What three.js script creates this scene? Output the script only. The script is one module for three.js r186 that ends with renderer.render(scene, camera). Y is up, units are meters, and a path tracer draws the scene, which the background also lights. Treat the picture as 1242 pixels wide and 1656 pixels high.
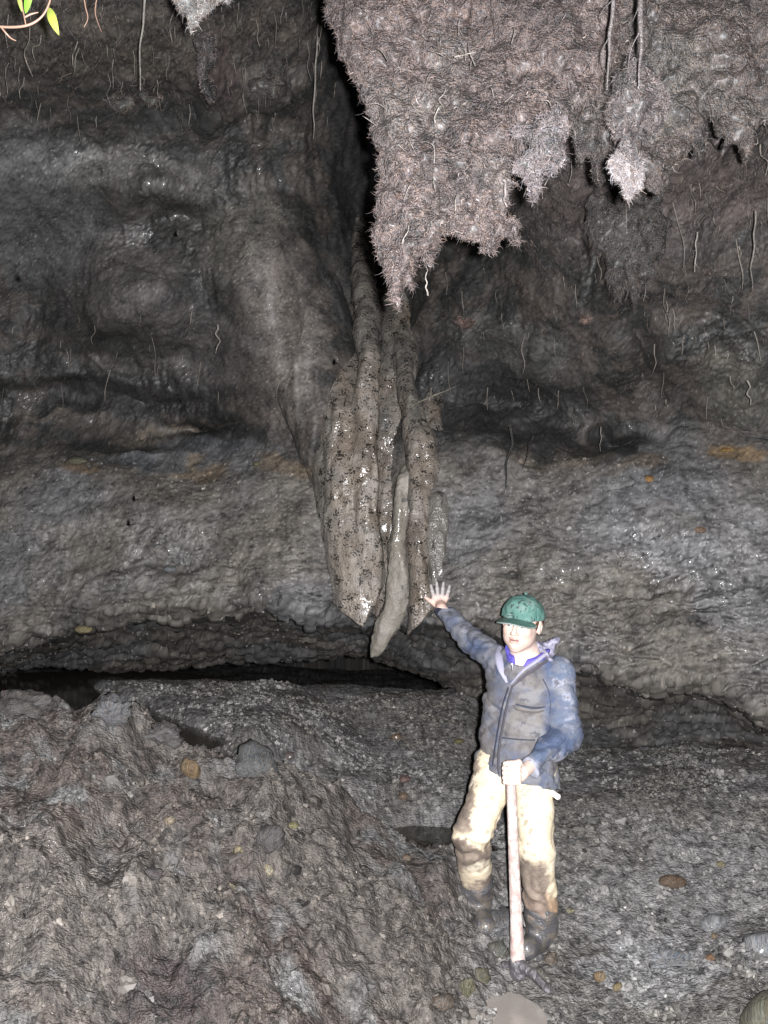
import * as THREE from 'three';
import { mergeGeometries, mergeVertices } from 'three/addons/utils/BufferGeometryUtils.js';

// ───────────────────────── camera, sky, light ─────────────────────────
const scene = new THREE.Scene();
const camera = new THREE.PerspectiveCamera(54, 768 / 1024, 0.05, 80);
camera.position.set(0, 2, 0);
camera.lookAt(0, 2, -5);

{ // a dull sky far behind the photographer, the same all round: only a trace of it gets into the undercut
  const W = 64, H = 32, a = new Float32Array(W * H * 4);
  for (let j = 0; j < H; j++) for (let i = 0; i < W; i++) a.set([0.021, 0.023, 0.027, 1], (j * W + i) * 4);
  const t = new THREE.DataTexture(a, W, H, THREE.RGBAFormat, THREE.FloatType);
  t.mapping = THREE.EquirectangularReflectionMapping; t.needsUpdate = true;
  scene.background = t; scene.environment = t;
}
const sun = new THREE.DirectionalLight(0xfff4e6, 0.04);          // what is left of an overcast evening
sun.position.set(2, 6, 6); sun.target.position.set(0, 1, -5);
sun.castShadow = true; sun.shadow.radius = 30;
sun.shadow.camera.left = sun.shadow.camera.bottom = -6; sun.shadow.camera.right = sun.shadow.camera.top = 6;
scene.add(sun, sun.target);
// the camera's own flash, a hand's breadth to the right of the lens (every shadow in the photograph falls just left of its thing)
const flash = new THREE.PointLight(0xfcfcff, 225, 0, 2);
flash.position.set(0.07, 2.015, 0.03); flash.castShadow = true; flash.shadow.radius = 1;
scene.add(flash);

const renderer = new THREE.WebGLRenderer();
renderer.toneMapping = THREE.LinearToneMapping;
renderer.toneMappingExposure = 1;
renderer.shadowMap.enabled = true;

// ───────────────────────── helpers ─────────────────────────
const F = 1625;                                                  // focal length of the survey, in picture units
const at = (px, py, d) => new THREE.Vector3((px - 621) / F * d, 2 + (828 - py) / F * d, -d);
let seed = 12345;
const rnd = () => { seed |= 0; seed = seed + 0x6D2B79F5 | 0; let t = Math.imul(seed ^ seed >>> 15, 1 | seed); t = t + Math.imul(t ^ t >>> 7, 61 | t) ^ t; return ((t ^ t >>> 14) >>> 0) / 4294967296; };
const rr = (a, b) => a + (b - a) * rnd();
const PERM = new Uint8Array(512); { const p = [...Array(256).keys()]; for (let i = 255; i > 0; i--) { const j = Math.floor(rnd() * (i + 1)); [p[i], p[j]] = [p[j], p[i]]; } for (let i = 0; i < 512; i++) PERM[i] = p[i & 255]; }
const fade = t => t * t * t * (t * (t * 6 - 15) + 10);
const gr = (h, x, y, z) => { h &= 15; const u = h < 8 ? x : y, v = h < 4 ? y : h === 12 || h === 14 ? x : z; return ((h & 1) ? -u : u) + ((h & 2) ? -v : v); };
function n3(x, y, z = 0) {
  const X0 = Math.floor(x), Y0 = Math.floor(y), Z0 = Math.floor(z), X = X0 & 255, Y = Y0 & 255, Z = Z0 & 255; x -= X0; y -= Y0; z -= Z0;
  const u = fade(x), v = fade(y), w = fade(z), A = PERM[X] + Y, AA = PERM[A] + Z, AB = PERM[A + 1] + Z, B = PERM[X + 1] + Y, BA = PERM[B] + Z, BB = PERM[B + 1] + Z;
  const l = (t, a, b) => a + t * (b - a);
  return l(w, l(v, l(u, gr(PERM[AA], x, y, z), gr(PERM[BA], x - 1, y, z)), l(u, gr(PERM[AB], x, y - 1, z), gr(PERM[BB], x - 1, y - 1, z))),
    l(v, l(u, gr(PERM[AA + 1], x, y, z - 1), gr(PERM[BA + 1], x - 1, y, z - 1)), l(u, gr(PERM[AB + 1], x, y - 1, z - 1), gr(PERM[BB + 1], x - 1, y - 1, z - 1))));
}
const fbm = (x, y, z, o = 4) => { let s = 0, a = 1, f = 1; for (let i = 0; i < o; i++) { s += a * n3(x * f + i * 17.3, y * f - i * 9.1, z * f + i * 5.7); f *= 2.03; a *= 0.5; } return s; };
const ridge = (x, y, z, o = 3) => { let s = 0, a = 1, f = 1; for (let i = 0; i < o; i++) { s += a * (1 - 2 * Math.abs(n3(x * f + i * 7.7, y * f + i * 3.1, z * f))); f *= 2.1; a *= 0.5; } return s; };
function worley(x, y, z) {                                        // distance to the nearest of jittered points: clods
  const X = Math.floor(x), Y = Math.floor(y), Z = Math.floor(z); let best = 9, b2 = 9;
  for (let i = -1; i < 2; i++) for (let j = -1; j < 2; j++) for (let k = -1; k < 2; k++) {
    const h = PERM[(PERM[(PERM[(X + i) & 255] + Y + j) & 255] + Z + k) & 255];
    const dx = X + i + PERM[h] / 255 - x, dy = Y + j + PERM[h + 60] / 255 - y, dz = Z + k + PERM[h + 131] / 255 - z, d = dx * dx + dy * dy + dz * dz;
    if (d < best) { b2 = best; best = d; } else if (d < b2) b2 = d;
  }
  return [Math.sqrt(best), Math.sqrt(b2)];
}
const clamp = (x, a = 0, b = 1) => x < a ? a : x > b ? b : x;
const sstep = (a, b, x) => { const t = clamp((x - a) / (b - a)); return t * t * (3 - 2 * t); };
const mixc = (a, b, t) => [a[0] + (b[0] - a[0]) * t, a[1] + (b[1] - a[1]) * t, a[2] + (b[2] - a[2]) * t];
function table(xs, ys) {                                          // smooth curve through points
  const n = xs.length, m = xs.map((_, i) => i === 0 ? (ys[1] - ys[0]) / (xs[1] - xs[0]) : i === n - 1 ? (ys[n - 1] - ys[n - 2]) / (xs[n - 1] - xs[n - 2]) : (ys[i + 1] - ys[i - 1]) / (xs[i + 1] - xs[i - 1]));
  return x => { if (x <= xs[0]) return ys[0]; if (x >= xs[n - 1]) return ys[n - 1]; let i = 0; while (x > xs[i + 1]) i++;
    const h = xs[i + 1] - xs[i], t = (x - xs[i]) / h, t2 = t * t, t3 = t2 * t;
    return (2 * t3 - 3 * t2 + 1) * ys[i] + (t3 - 2 * t2 + t) * h * m[i] + (3 * t2 - 2 * t3) * ys[i + 1] + (t3 - t2) * h * m[i + 1]; };
}
const names = {};
const numbered = n => { const k = names[n] = (names[n] ?? -1) + 1; return k ? `${n}_${String(k).padStart(3, '0')}` : n; };
function mesh(name, geo, mat, parent, top = false) {
  const m = new THREE.Mesh(geo, mat); m.name = top ? numbered(name) : name; m.castShadow = m.receiveShadow = true; (parent ?? scene).add(m); return m;
}
function tag(o, label, category, group) { o.userData.label = label; if (category) o.userData.category = category; if (group) o.userData.group = group; return o; }
function structure(o) { o.userData.kind = 'structure'; return o; }
function stuff(o) { o.userData.kind = 'stuff'; return o; }
function group(name, base, label, category, grp) { const g = new THREE.Group(); g.name = numbered(name); g.position.copy(base); scene.add(g); return tag(g, label, category, grp); }
function geometry(pos, idx, uv, col) {
  const g = new THREE.BufferGeometry(); g.setAttribute('position', new THREE.BufferAttribute(pos instanceof Float32Array ? pos : new Float32Array(pos), 3));
  if (uv) g.setAttribute('uv', new THREE.BufferAttribute(uv instanceof Float32Array ? uv : new Float32Array(uv), 2));
  if (col) g.setAttribute('color', new THREE.BufferAttribute(col instanceof Float32Array ? col : new Float32Array(col), 3));
  g.setIndex(new THREE.BufferAttribute(new Uint32Array(idx), 1)); g.computeVertexNormals(); return g;
}
function gridIndex(nu, nv, flip = false) {                       // nu columns, nv rows of points
  const idx = new Uint32Array((nu - 1) * (nv - 1) * 6); let k = 0;
  for (let j = 0; j < nv - 1; j++) for (let i = 0; i < nu - 1; i++) {
    const a = j * nu + i, b = a + 1, c = a + nu, d = c + 1;
    if (flip) { idx[k++] = a; idx[k++] = b; idx[k++] = c; idx[k++] = b; idx[k++] = d; idx[k++] = c; }
    else { idx[k++] = a; idx[k++] = c; idx[k++] = b; idx[k++] = b; idx[k++] = c; idx[k++] = d; }
  }
  return idx;
}
// surface nets: a distance field becomes a closed mesh
function solid(f, lo, hi, h, colour) {
  const nx = Math.ceil((hi[0] - lo[0]) / h) + 1, ny = Math.ceil((hi[1] - lo[1]) / h) + 1, nz = Math.ceil((hi[2] - lo[2]) / h) + 1;
  const v = new Float32Array(nx * ny * nz), S = 3;
  // coarse pass first: cells far from the surface are skipped
  const far = h * S * 2.6;
  v.fill(1e3);
  for (let k = 0; k < nz; k += S) for (let j = 0; j < ny; j += S) for (let i = 0; i < nx; i += S) {
    const ci = Math.min(nx - 1, i + 1), cj = Math.min(ny - 1, j + 1), ck = Math.min(nz - 1, k + 1);
    const d = f(lo[0] + ci * h, lo[1] + cj * h, lo[2] + ck * h), near = Math.abs(d) < far;
    for (let c = k; c < Math.min(nz, k + S); c++) for (let b = j; b < Math.min(ny, j + S); b++) for (let a = i; a < Math.min(nx, i + S); a++)
      v[(c * ny + b) * nx + a] = near ? f(lo[0] + a * h, lo[1] + b * h, lo[2] + c * h) : d;
  }
  const id = new Int32Array(nx * ny * nz).fill(-1), pos = [], idx = [], col = [];
  const at3 = (i, j, k) => v[(k * ny + j) * nx + i];
  for (let k = 0; k < nz - 1; k++) for (let j = 0; j < ny - 1; j++) for (let i = 0; i < nx - 1; i++) {
    let neg = 0, sx = 0, sy = 0, sz = 0, n = 0; const c = [at3(i, j, k), at3(i + 1, j, k), at3(i, j + 1, k), at3(i + 1, j + 1, k), at3(i, j, k + 1), at3(i + 1, j, k + 1), at3(i, j + 1, k + 1), at3(i + 1, j + 1, k + 1)];
    for (let q = 0; q < 8; q++) if (c[q] < 0) neg++;
    if (neg === 0 || neg === 8) continue;
    for (let q = 0; q < 8; q++) for (let b = 0; b < 3; b++) if (!(q >> b & 1)) { const r = q | 1 << b; if ((c[q] < 0) !== (c[r] < 0)) { const t = c[q] / (c[q] - c[r]); sx += (q & 1) + (b === 0 ? t : 0); sy += (q >> 1 & 1) + (b === 1 ? t : 0); sz += (q >> 2 & 1) + (b === 2 ? t : 0); n++; } }
    id[(k * ny + j) * nx + i] = pos.length / 3; pos.push(lo[0] + (i + sx / n) * h, lo[1] + (j + sy / n) * h, lo[2] + (k + sz / n) * h);
  }
  const I = (i, j, k) => id[(k * ny + j) * nx + i];
  for (let k = 1; k < nz - 1; k++) for (let j = 1; j < ny - 1; j++) for (let i = 1; i < nx - 1; i++) {
    const a = at3(i, j, k) < 0;
    const quad = (p, q, r, s, fl) => { if (p < 0 || q < 0 || r < 0 || s < 0) return; if (fl) idx.push(p, q, r, p, r, s); else idx.push(p, r, q, p, s, r); };
    if (a !== at3(i + 1, j, k) < 0) quad(I(i, j - 1, k - 1), I(i, j, k - 1), I(i, j, k), I(i, j - 1, k), a);
    if (a !== at3(i, j + 1, k) < 0) quad(I(i - 1, j, k - 1), I(i - 1, j, k), I(i, j, k), I(i, j, k - 1), a);
    if (a !== at3(i, j, k + 1) < 0) quad(I(i - 1, j - 1, k), I(i, j - 1, k), I(i, j, k), I(i - 1, j, k), a);
  }
  const g = geometry(pos, idx);
  const uv = new Float32Array(pos.length / 3 * 2), nor = g.attributes.normal;
  for (let i = 0; i < uv.length / 2; i++) { const X = pos[i * 3], Y = pos[i * 3 + 1], Z = pos[i * 3 + 2]; uv[i * 2] = X + 0.7 * Z; uv[i * 2 + 1] = Y + 0.25 * Z; if (colour) col.push(...colour(X, Y, Z, nor.getX(i), nor.getY(i), nor.getZ(i))); }
  g.setAttribute('uv', new THREE.BufferAttribute(uv, 2));
  if (colour) g.setAttribute('color', new THREE.BufferAttribute(new Float32Array(col), 3));
  return g;
}
const smin = (a, b, k) => { const h = clamp(0.5 + 0.5 * (b - a) / k); return b + (a - b) * h - k * h * (1 - h); };
function cone(x, y, z, a, b, ra, rb) {                           // tapered capsule
  const ux = b.x - a.x, uy = b.y - a.y, uz = b.z - a.z, wx = x - a.x, wy = y - a.y, wz = z - a.z;
  const t = clamp((ux * wx + uy * wy + uz * wz) / (ux * ux + uy * uy + uz * uz + 1e-9)), dx = wx - t * ux, dy = wy - t * uy, dz = wz - t * uz;
  return Math.sqrt(dx * dx + dy * dy + dz * dz) - (ra + (rb - ra) * t);
}
const ell = (x, y, z, cx, cy, cz, a, b, c) => { const X = (x - cx) / a, Y = (y - cy) / b, Z = (z - cz) / c, k = Math.sqrt(X * X + Y * Y + Z * Z); return (k - 1) * Math.min(a, b, c); };
function tube(points, radii, sides = 6, seg = 12, colour, squash = 1, lump = 0) {   // points: Vector3[], radii per point; closed ends
  const c = new THREE.CatmullRomCurve3(points), n = seg + 1, pos = [], uv = [], idx = [], col = [];
  const fr = c.computeFrenetFrames(seg, false), rf = table(radii.map((_, i) => i / (radii.length - 1)), radii); let len = 0, last = null;
  // steady frames: keep the first normal and carry it along
  let N = fr.normals[0].clone();
  for (let i = 0; i < n; i++) {
    const p = c.getPoint(i / seg), T = fr.tangents[i]; N.sub(T.clone().multiplyScalar(N.dot(T))).normalize(); const B = T.clone().cross(N), r = rf(i / seg);
    if (last) len += p.distanceTo(last); last = p;
    for (let s = 0; s <= sides; s++) { const a = s / sides * Math.PI * 2, ca = Math.cos(a), sa = Math.sin(a); let q = r; if (lump) q += lump * fbm(p.x * 9 + ca, p.y * 9 + sa, p.z * 9 + i * 0.1, 2);
      pos.push(p.x + (N.x * ca + B.x * sa * squash) * q, p.y + (N.y * ca + B.y * sa * squash) * q, p.z + (N.z * ca + B.z * sa * squash) * q); uv.push(s / sides * r * 6.28, len); if (colour) { const k = pos.length - 3; col.push(...colour(new THREE.Vector3(pos[k], pos[k + 1], pos[k + 2]))); } }
  }
  const w = sides + 1;
  for (let i = 0; i < seg; i++) for (let s = 0; s < sides; s++) { const a = i * w + s; idx.push(a, a + 1, a + w, a + 1, a + w + 1, a + w); }
  for (const [e, fl] of [[0, false], [seg, true]]) { const p = c.getPoint(e / seg), k = pos.length / 3; pos.push(p.x, p.y, p.z); uv.push(0, len * (e ? 1 : 0)); if (colour) col.push(...colour(p)); for (let s = 0; s < sides; s++) { const a = e * w + s; if (fl) idx.push(a, a + 1, k); else idx.push(a + 1, a, k); } }
  return geometry(pos, idx, uv, colour ? col : null);
}
const shift = (g, b) => g.translate(-b.x, -b.y, -b.z);
// textures: matter only (grain, crumbs, flecks)
function tile(N, fn, srgb) {
  const a = new Uint8Array(N * N * 4); for (let j = 0; j < N; j++) for (let i = 0; i < N; i++) { const c = fn(i / N, j / N); for (let k = 0; k < 3; k++) a[(j * N + i) * 4 + k] = clamp(c[k]) * 255; a[(j * N + i) * 4 + 3] = 255; }
  const t = new THREE.DataTexture(a, N, N); t.wrapS = t.wrapT = THREE.RepeatWrapping; t.magFilter = THREE.LinearFilter; t.minFilter = THREE.LinearMipmapLinearFilter; if (srgb) t.colorSpace = THREE.SRGBColorSpace; t.needsUpdate = true; return t;
}
// tileable gradient noise: f cells to the tile
const ring = (u, v, f, s = 0) => { f = Math.round(f); const x = u * f, y = v * f, i = Math.floor(x), j = Math.floor(y), fx = x - i, fy = y - j, a = fade(fx), b = fade(fy), k = Math.round(s * 13) & 255;
  const g = (p, q, dx, dy) => { const h = PERM[(PERM[(PERM[((p % f) + f) % f & 255] + ((q % f) + f) % f) & 255] + k) & 255] / 256 * 6.28318; return Math.cos(h) * dx + Math.sin(h) * dy; };
  const l = (t, m, n) => m + t * (n - m); return 1.35 * l(b, l(a, g(i, j, fx, fy), g(i + 1, j, fx - 1, fy)), l(a, g(i, j + 1, fx, fy - 1), g(i + 1, j + 1, fx - 1, fy - 1))); };
const rep = (t, k) => { const c = t.clone(); c.repeat.set(k, k); c.needsUpdate = true; return c; };
const grainHeight = tile(1024, (u, v) => { const h = 0.5 + 0.55 * ring(u, v, 34, 1) + 0.42 * ring(u, v, 90, 2) + 0.34 * ring(u, v, 190, 3) + 0.2 * Math.abs(ring(u, v, 60, 5)); return [h, h, h]; });
const grainColour = tile(1024, (u, v) => { const a = ring(u, v, 26, 7), b = ring(u, v, 80, 8), c = ring(u, v, 210, 9), h = 0.64 + 0.24 * a + 0.4 * b + 0.44 * c, w = 0.09 * ring(u, v, 45, 11); const s = c + 0.6 * b > 0.62 ? 0.3 : 0; return [h + w + s, h + s, h - w + s]; });
// wetness: mostly dull, with scattered small wet facets
const wetness = tile(1024, (u, v) => { const s = ring(u, v, 120, 41) + 0.5 * ring(u, v, 210, 42) + 0.55 * ring(u, v, 7, 43), g = 0.84 + 0.16 * ring(u, v, 30, 44) - 0.2 * sstep(-0.1, 0.35, ring(u, v, 3, 45)) - 0.45 * sstep(0.5, 0.75, s); return [g, g, g]; });
const soilMat = (o = {}) => new THREE.MeshPhysicalMaterial({ vertexColors: true, ...(o.bump ? { bumpMap: rep(grainHeight, 0.9), bumpScale: o.bump } : {}), roughnessMap: rep(wetness, 0.73), roughness: o.rough ?? 0.85, clearcoat: o.coat ?? 0, clearcoatRoughness: o.cr ?? 0.28, specularIntensity: o.spec ?? 0.8 });

// ───────────────────────── the bluff ─────────────────────────
// distances (m) of the cut face, surveyed along sight lines: columns left to right, rows top to bottom
const CX = [-420, -100, 60, 200, 340, 450, 530, 600, 680, 780, 900, 1030, 1150, 1300, 1660];
const RY = [-350, -120, 0, 100, 200, 300, 400, 500, 600, 680, 720, 780, 880, 980, 1090, 1240];
const DEPTH = [
  [3.2, 3.5, 3.9, 4.4, 4.9, 5.3, 5.6, 5.8, 6.0, 6.2, 6.3, 6.2, 6.0, 5.95, 6.0, 6.0],
  [3.1, 3.4, 3.8, 4.3, 4.9, 5.4, 5.7, 5.9, 6.1, 6.3, 6.3, 6.15, 5.9, 5.85, 5.9, 5.9],
  [3.1, 3.5, 3.9, 4.5, 5.1, 5.5, 5.9, 6.1, 6.2, 6.3, 6.2, 6.0, 5.8, 5.75, 5.85, 5.9],
  [3.2, 3.6, 4.1, 4.7, 5.3, 5.6, 5.8, 5.65, 6.15, 6.3, 6.15, 5.9, 5.7, 5.65, 5.7, 5.8],
  [3.4, 3.8, 4.3, 4.8, 5.4, 5.6, 5.7, 5.8, 6.05, 6.2, 6.1, 5.85, 5.6, 5.55, 5.6, 5.7],
  [3.7, 4.1, 4.6, 5.1, 5.5, 5.75, 5.65, 5.65, 5.75, 5.85, 5.85, 5.7, 5.5, 5.45, 5.5, 5.6],
  [4.2, 4.6, 5.0, 5.4, 5.8, 6.0, 6.0, 5.95, 5.9, 5.85, 5.8, 5.65, 5.5, 5.45, 5.5, 5.5],
  [5.4, 5.8, 6.1, 6.3, 6.4, 6.5, 6.4, 6.3, 6.2, 6.1, 6.0, 5.9, 5.8, 5.8, 5.8, 5.8],
  [4.2, 4.4, 4.8, 5.2, 5.6, 5.9, 6.1, 6.0, 5.9, 5.75, 5.65, 5.5, 5.35, 5.25, 5.25, 5.3],
  [3.4, 3.6, 3.9, 4.3, 4.8, 5.2, 5.5, 5.6, 5.8, 5.8, 5.6, 5.4, 5.2, 5.1, 5.1, 5.1],
  [3.0, 3.2, 3.4, 3.6, 3.9, 4.4, 4.9, 5.2, 5.5, 5.7, 5.55, 5.3, 5.1, 5.0, 5.0, 5.0],
  [2.8, 3.0, 3.15, 3.35, 3.65, 4.2, 4.6, 4.9, 5.25, 5.5, 5.45, 5.2, 5.0, 4.95, 4.95, 5.0],
  [2.8, 3.0, 3.2, 3.4, 3.7, 4.2, 4.5, 4.8, 5.1, 5.35, 5.3, 5.1, 4.95, 4.9, 4.9, 4.9],
  [2.8, 3.0, 3.2, 3.5, 3.8, 4.2, 4.5, 4.7, 4.9, 5.1, 5.15, 5.0, 4.85, 4.8, 4.8, 4.8],
  [2.8, 3.0, 3.2, 3.5, 3.8, 4.2, 4.5, 4.7, 4.9, 5.1, 5.1, 5.0, 4.8, 4.75, 4.75, 4.75],
].map(c => table(RY, c));
const LIP = table(CX, [1090, 1072, 1042, 1002, 992, 990, 1008, 1010, 1004, 1012, 1062, 1110, 1118, 1188, 1215]);
const GAP = table(CX, [1100, 1088, 1076, 1080, 1066, 1060, 1056, 1062, 1084, 1142, 1188, 1200, 1204, 1210, 1232]);
// bulges (−) and hollows (+) of the face
const SHAPES = [[250, 300, 70, 34, -0.14], [300, 360, 60, 40, 0.16], [215, 470, 75, 60, -0.08], [230, 575, 130, 26, 0.12], [400, 400, 55, 60, -0.12], [440, 520, 60, 110, -0.12], [70, 300, 80, 50, -0.1], [60, 480, 60, 60, 0.15],
  [450, 150, 60, 30, -0.14], [440, 205, 70, 22, 0.14], [330, 150, 18, 60, -0.12], [150, 640, 160, 22, 0.12], [340, 700, 60, 18, 0.2], [230, 725, 60, 10, -0.08], [800, 650, 100, 44, 0.22], [780, 540, 60, 40, -0.16], [870, 590, 22, 50, -0.1],
  [1000, 725, 45, 14, 0.22], [1010, 770, 60, 16, -0.05], [1000, 430, 40, 70, -0.22], [950, 380, 12, 70, 0.22], [1080, 420, 60, 60, -0.1], [1100, 600, 60, 60, -0.12], [1040, 560, 20, 80, 0.12], [1210, 620, 40, 50, -0.1], [1190, 240, 30, 60, -0.12], [1155, 190, 10, 50, 0.2], [1100, 110, 9, 30, 0.2], [980, 210, 14, 40, 0.15],
  [1050, 840, 130, 50, -0.05], [900, 900, 100, 40, -0.06], [1080, 980, 120, 26, 0.07], [330, 900, 110, 40, 0.08], [200, 950, 120, 24, -0.08], [120, 840, 90, 50, -0.04], [740, 1080, 40, 40, 0.0]];
function faceDepth(px, py) {
  const qx = px + 30 * n3(px * 0.009, py * 0.009, 3) + 14 * n3(px * 0.026, py * 0.026, 8), qy = py + 26 * n3(px * 0.009 + 5, py * 0.009, 6) + 12 * n3(px * 0.026, py * 0.026 + 4, 2);
  const x = clamp(px, CX[0], CX[14]); let i = 0; while (i < 13 && x > CX[i + 1]) i++;
  const v = k => DEPTH[clamp(k, 0, 14)](py), h = CX[i + 1] - CX[i], t = (x - CX[i]) / h;
  const p0 = v(i), p1 = v(i + 1), m0 = i ? (p1 - v(i - 1)) / (CX[i + 1] - CX[i - 1]) * h : p1 - p0, m1 = i < 13 ? (v(i + 2) - p0) / (CX[i + 2] - CX[i]) * h : p1 - p0, t2 = t * t, t3 = t2 * t;
  let d = (2 * t3 - 3 * t2 + 1) * p0 + (t3 - 2 * t2 + t) * m0 + (3 * t2 - 2 * t3) * p1 + (t3 - t2) * m1;
  for (const [a, b, sx, sy, e] of SHAPES) { const X = (qx - a) / sx, Y = (qy - b) / sy, q = X * X + Y * Y; if (q < 9) d += e * Math.exp(-q); }
  return d;
}
// what the face is made of: [x, y, half width, half height, colour, strength] with ragged edges
const PEAT = [0.016, 0.0156, 0.0146], BROWN = [0.031, 0.0255, 0.022], SILT = [0.074, 0.066, 0.057], GREY = [0.072, 0.07, 0.069], BLACK = [0.011, 0.011, 0.011], TAN = [0.075, 0.062, 0.048], RUST = [0.085, 0.058, 0.032], MAUVE = [0.06, 0.047, 0.045];
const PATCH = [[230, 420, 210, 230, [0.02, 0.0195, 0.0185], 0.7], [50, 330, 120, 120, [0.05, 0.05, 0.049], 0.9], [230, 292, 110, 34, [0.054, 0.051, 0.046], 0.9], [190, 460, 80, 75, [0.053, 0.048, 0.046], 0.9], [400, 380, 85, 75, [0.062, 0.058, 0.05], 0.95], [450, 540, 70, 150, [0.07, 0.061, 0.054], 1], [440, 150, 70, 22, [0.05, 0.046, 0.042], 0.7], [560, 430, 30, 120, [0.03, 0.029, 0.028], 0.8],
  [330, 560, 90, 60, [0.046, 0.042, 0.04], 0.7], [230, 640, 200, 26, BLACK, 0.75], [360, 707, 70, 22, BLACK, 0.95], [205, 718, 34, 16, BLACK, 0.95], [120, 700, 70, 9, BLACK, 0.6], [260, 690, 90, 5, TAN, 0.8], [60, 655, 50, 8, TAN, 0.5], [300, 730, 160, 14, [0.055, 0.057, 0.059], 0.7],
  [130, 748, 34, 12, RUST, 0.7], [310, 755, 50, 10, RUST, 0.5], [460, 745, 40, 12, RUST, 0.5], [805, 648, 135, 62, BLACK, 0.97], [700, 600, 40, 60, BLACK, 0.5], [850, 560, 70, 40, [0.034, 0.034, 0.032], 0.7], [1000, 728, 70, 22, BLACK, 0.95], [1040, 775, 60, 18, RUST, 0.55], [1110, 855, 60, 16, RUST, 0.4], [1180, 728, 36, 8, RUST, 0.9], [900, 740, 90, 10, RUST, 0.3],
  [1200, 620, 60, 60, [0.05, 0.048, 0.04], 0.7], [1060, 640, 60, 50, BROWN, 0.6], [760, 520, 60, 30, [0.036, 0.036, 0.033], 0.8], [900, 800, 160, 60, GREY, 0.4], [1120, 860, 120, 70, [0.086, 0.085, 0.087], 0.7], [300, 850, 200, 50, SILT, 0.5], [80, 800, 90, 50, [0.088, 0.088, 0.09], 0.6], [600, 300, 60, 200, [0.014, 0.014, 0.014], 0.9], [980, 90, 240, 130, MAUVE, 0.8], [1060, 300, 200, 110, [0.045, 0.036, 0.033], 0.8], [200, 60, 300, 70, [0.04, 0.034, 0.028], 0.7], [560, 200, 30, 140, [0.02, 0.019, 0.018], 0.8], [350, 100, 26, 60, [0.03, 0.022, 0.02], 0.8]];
function faceColour(px, py, p) {
  const w = fbm(p.x * 1.7, p.y * 1.7, p.z * 1.7, 3), w2 = fbm(p.x * 6 + 9, p.y * 6, p.z * 6, 3), Y = py + w * 34 + w2 * 14, X = px + w * 30 - w2 * 22;
  let c = mixc(PEAT, BROWN, sstep(0.0, 0.55, w2 + 0.25)); c = mixc(c, mixc(SILT, GREY, sstep(-0.3, 0.4, w)), sstep(690, 760, Y));
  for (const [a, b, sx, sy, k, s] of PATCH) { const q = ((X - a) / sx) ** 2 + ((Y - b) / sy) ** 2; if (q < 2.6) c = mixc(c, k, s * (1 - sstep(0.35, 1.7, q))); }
  const sp = n3(p.x * 130, p.y * 130, p.z * 130), fl = n3(p.x * 26 + p.y * 12, p.y * 80 - p.x * 9, p.z * 30), gap = fl < -0.22 ? 0.5 : 1, lo = sstep(690, 760, Y), g = Math.max(0.2, 0.92 + 0.4 * fbm(p.x * 14, p.y * 14, p.z * 14, 3) + 0.35 * w2 + 0.3 * lo * fbm(p.x * 2.2, p.y * 24 - p.x * 3, p.z * 2.2, 2) + (0.6 - 0.25 * lo) * n3(p.x * 62, p.y * 62, p.z * 62) + 0.3 * fl * lo + (0.55 - 0.2 * lo) * sp + (sp > 0.52 ? 1 : 0)) * (1 + (gap - 1) * lo * 0.6); return [c[0] * g, c[1] * g, c[2] * g];  // dark flecks among the lower flakes: tiny shadows and wet put into the colour
}
const below = [[0.012, 0.25, 0], [0.35, 0.5, 0], [0.8, 0.72, 0], [1, 0.85, 0]];       // under the lip: the recessed back of the undercut (share of the way to the gap, metres back)
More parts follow.
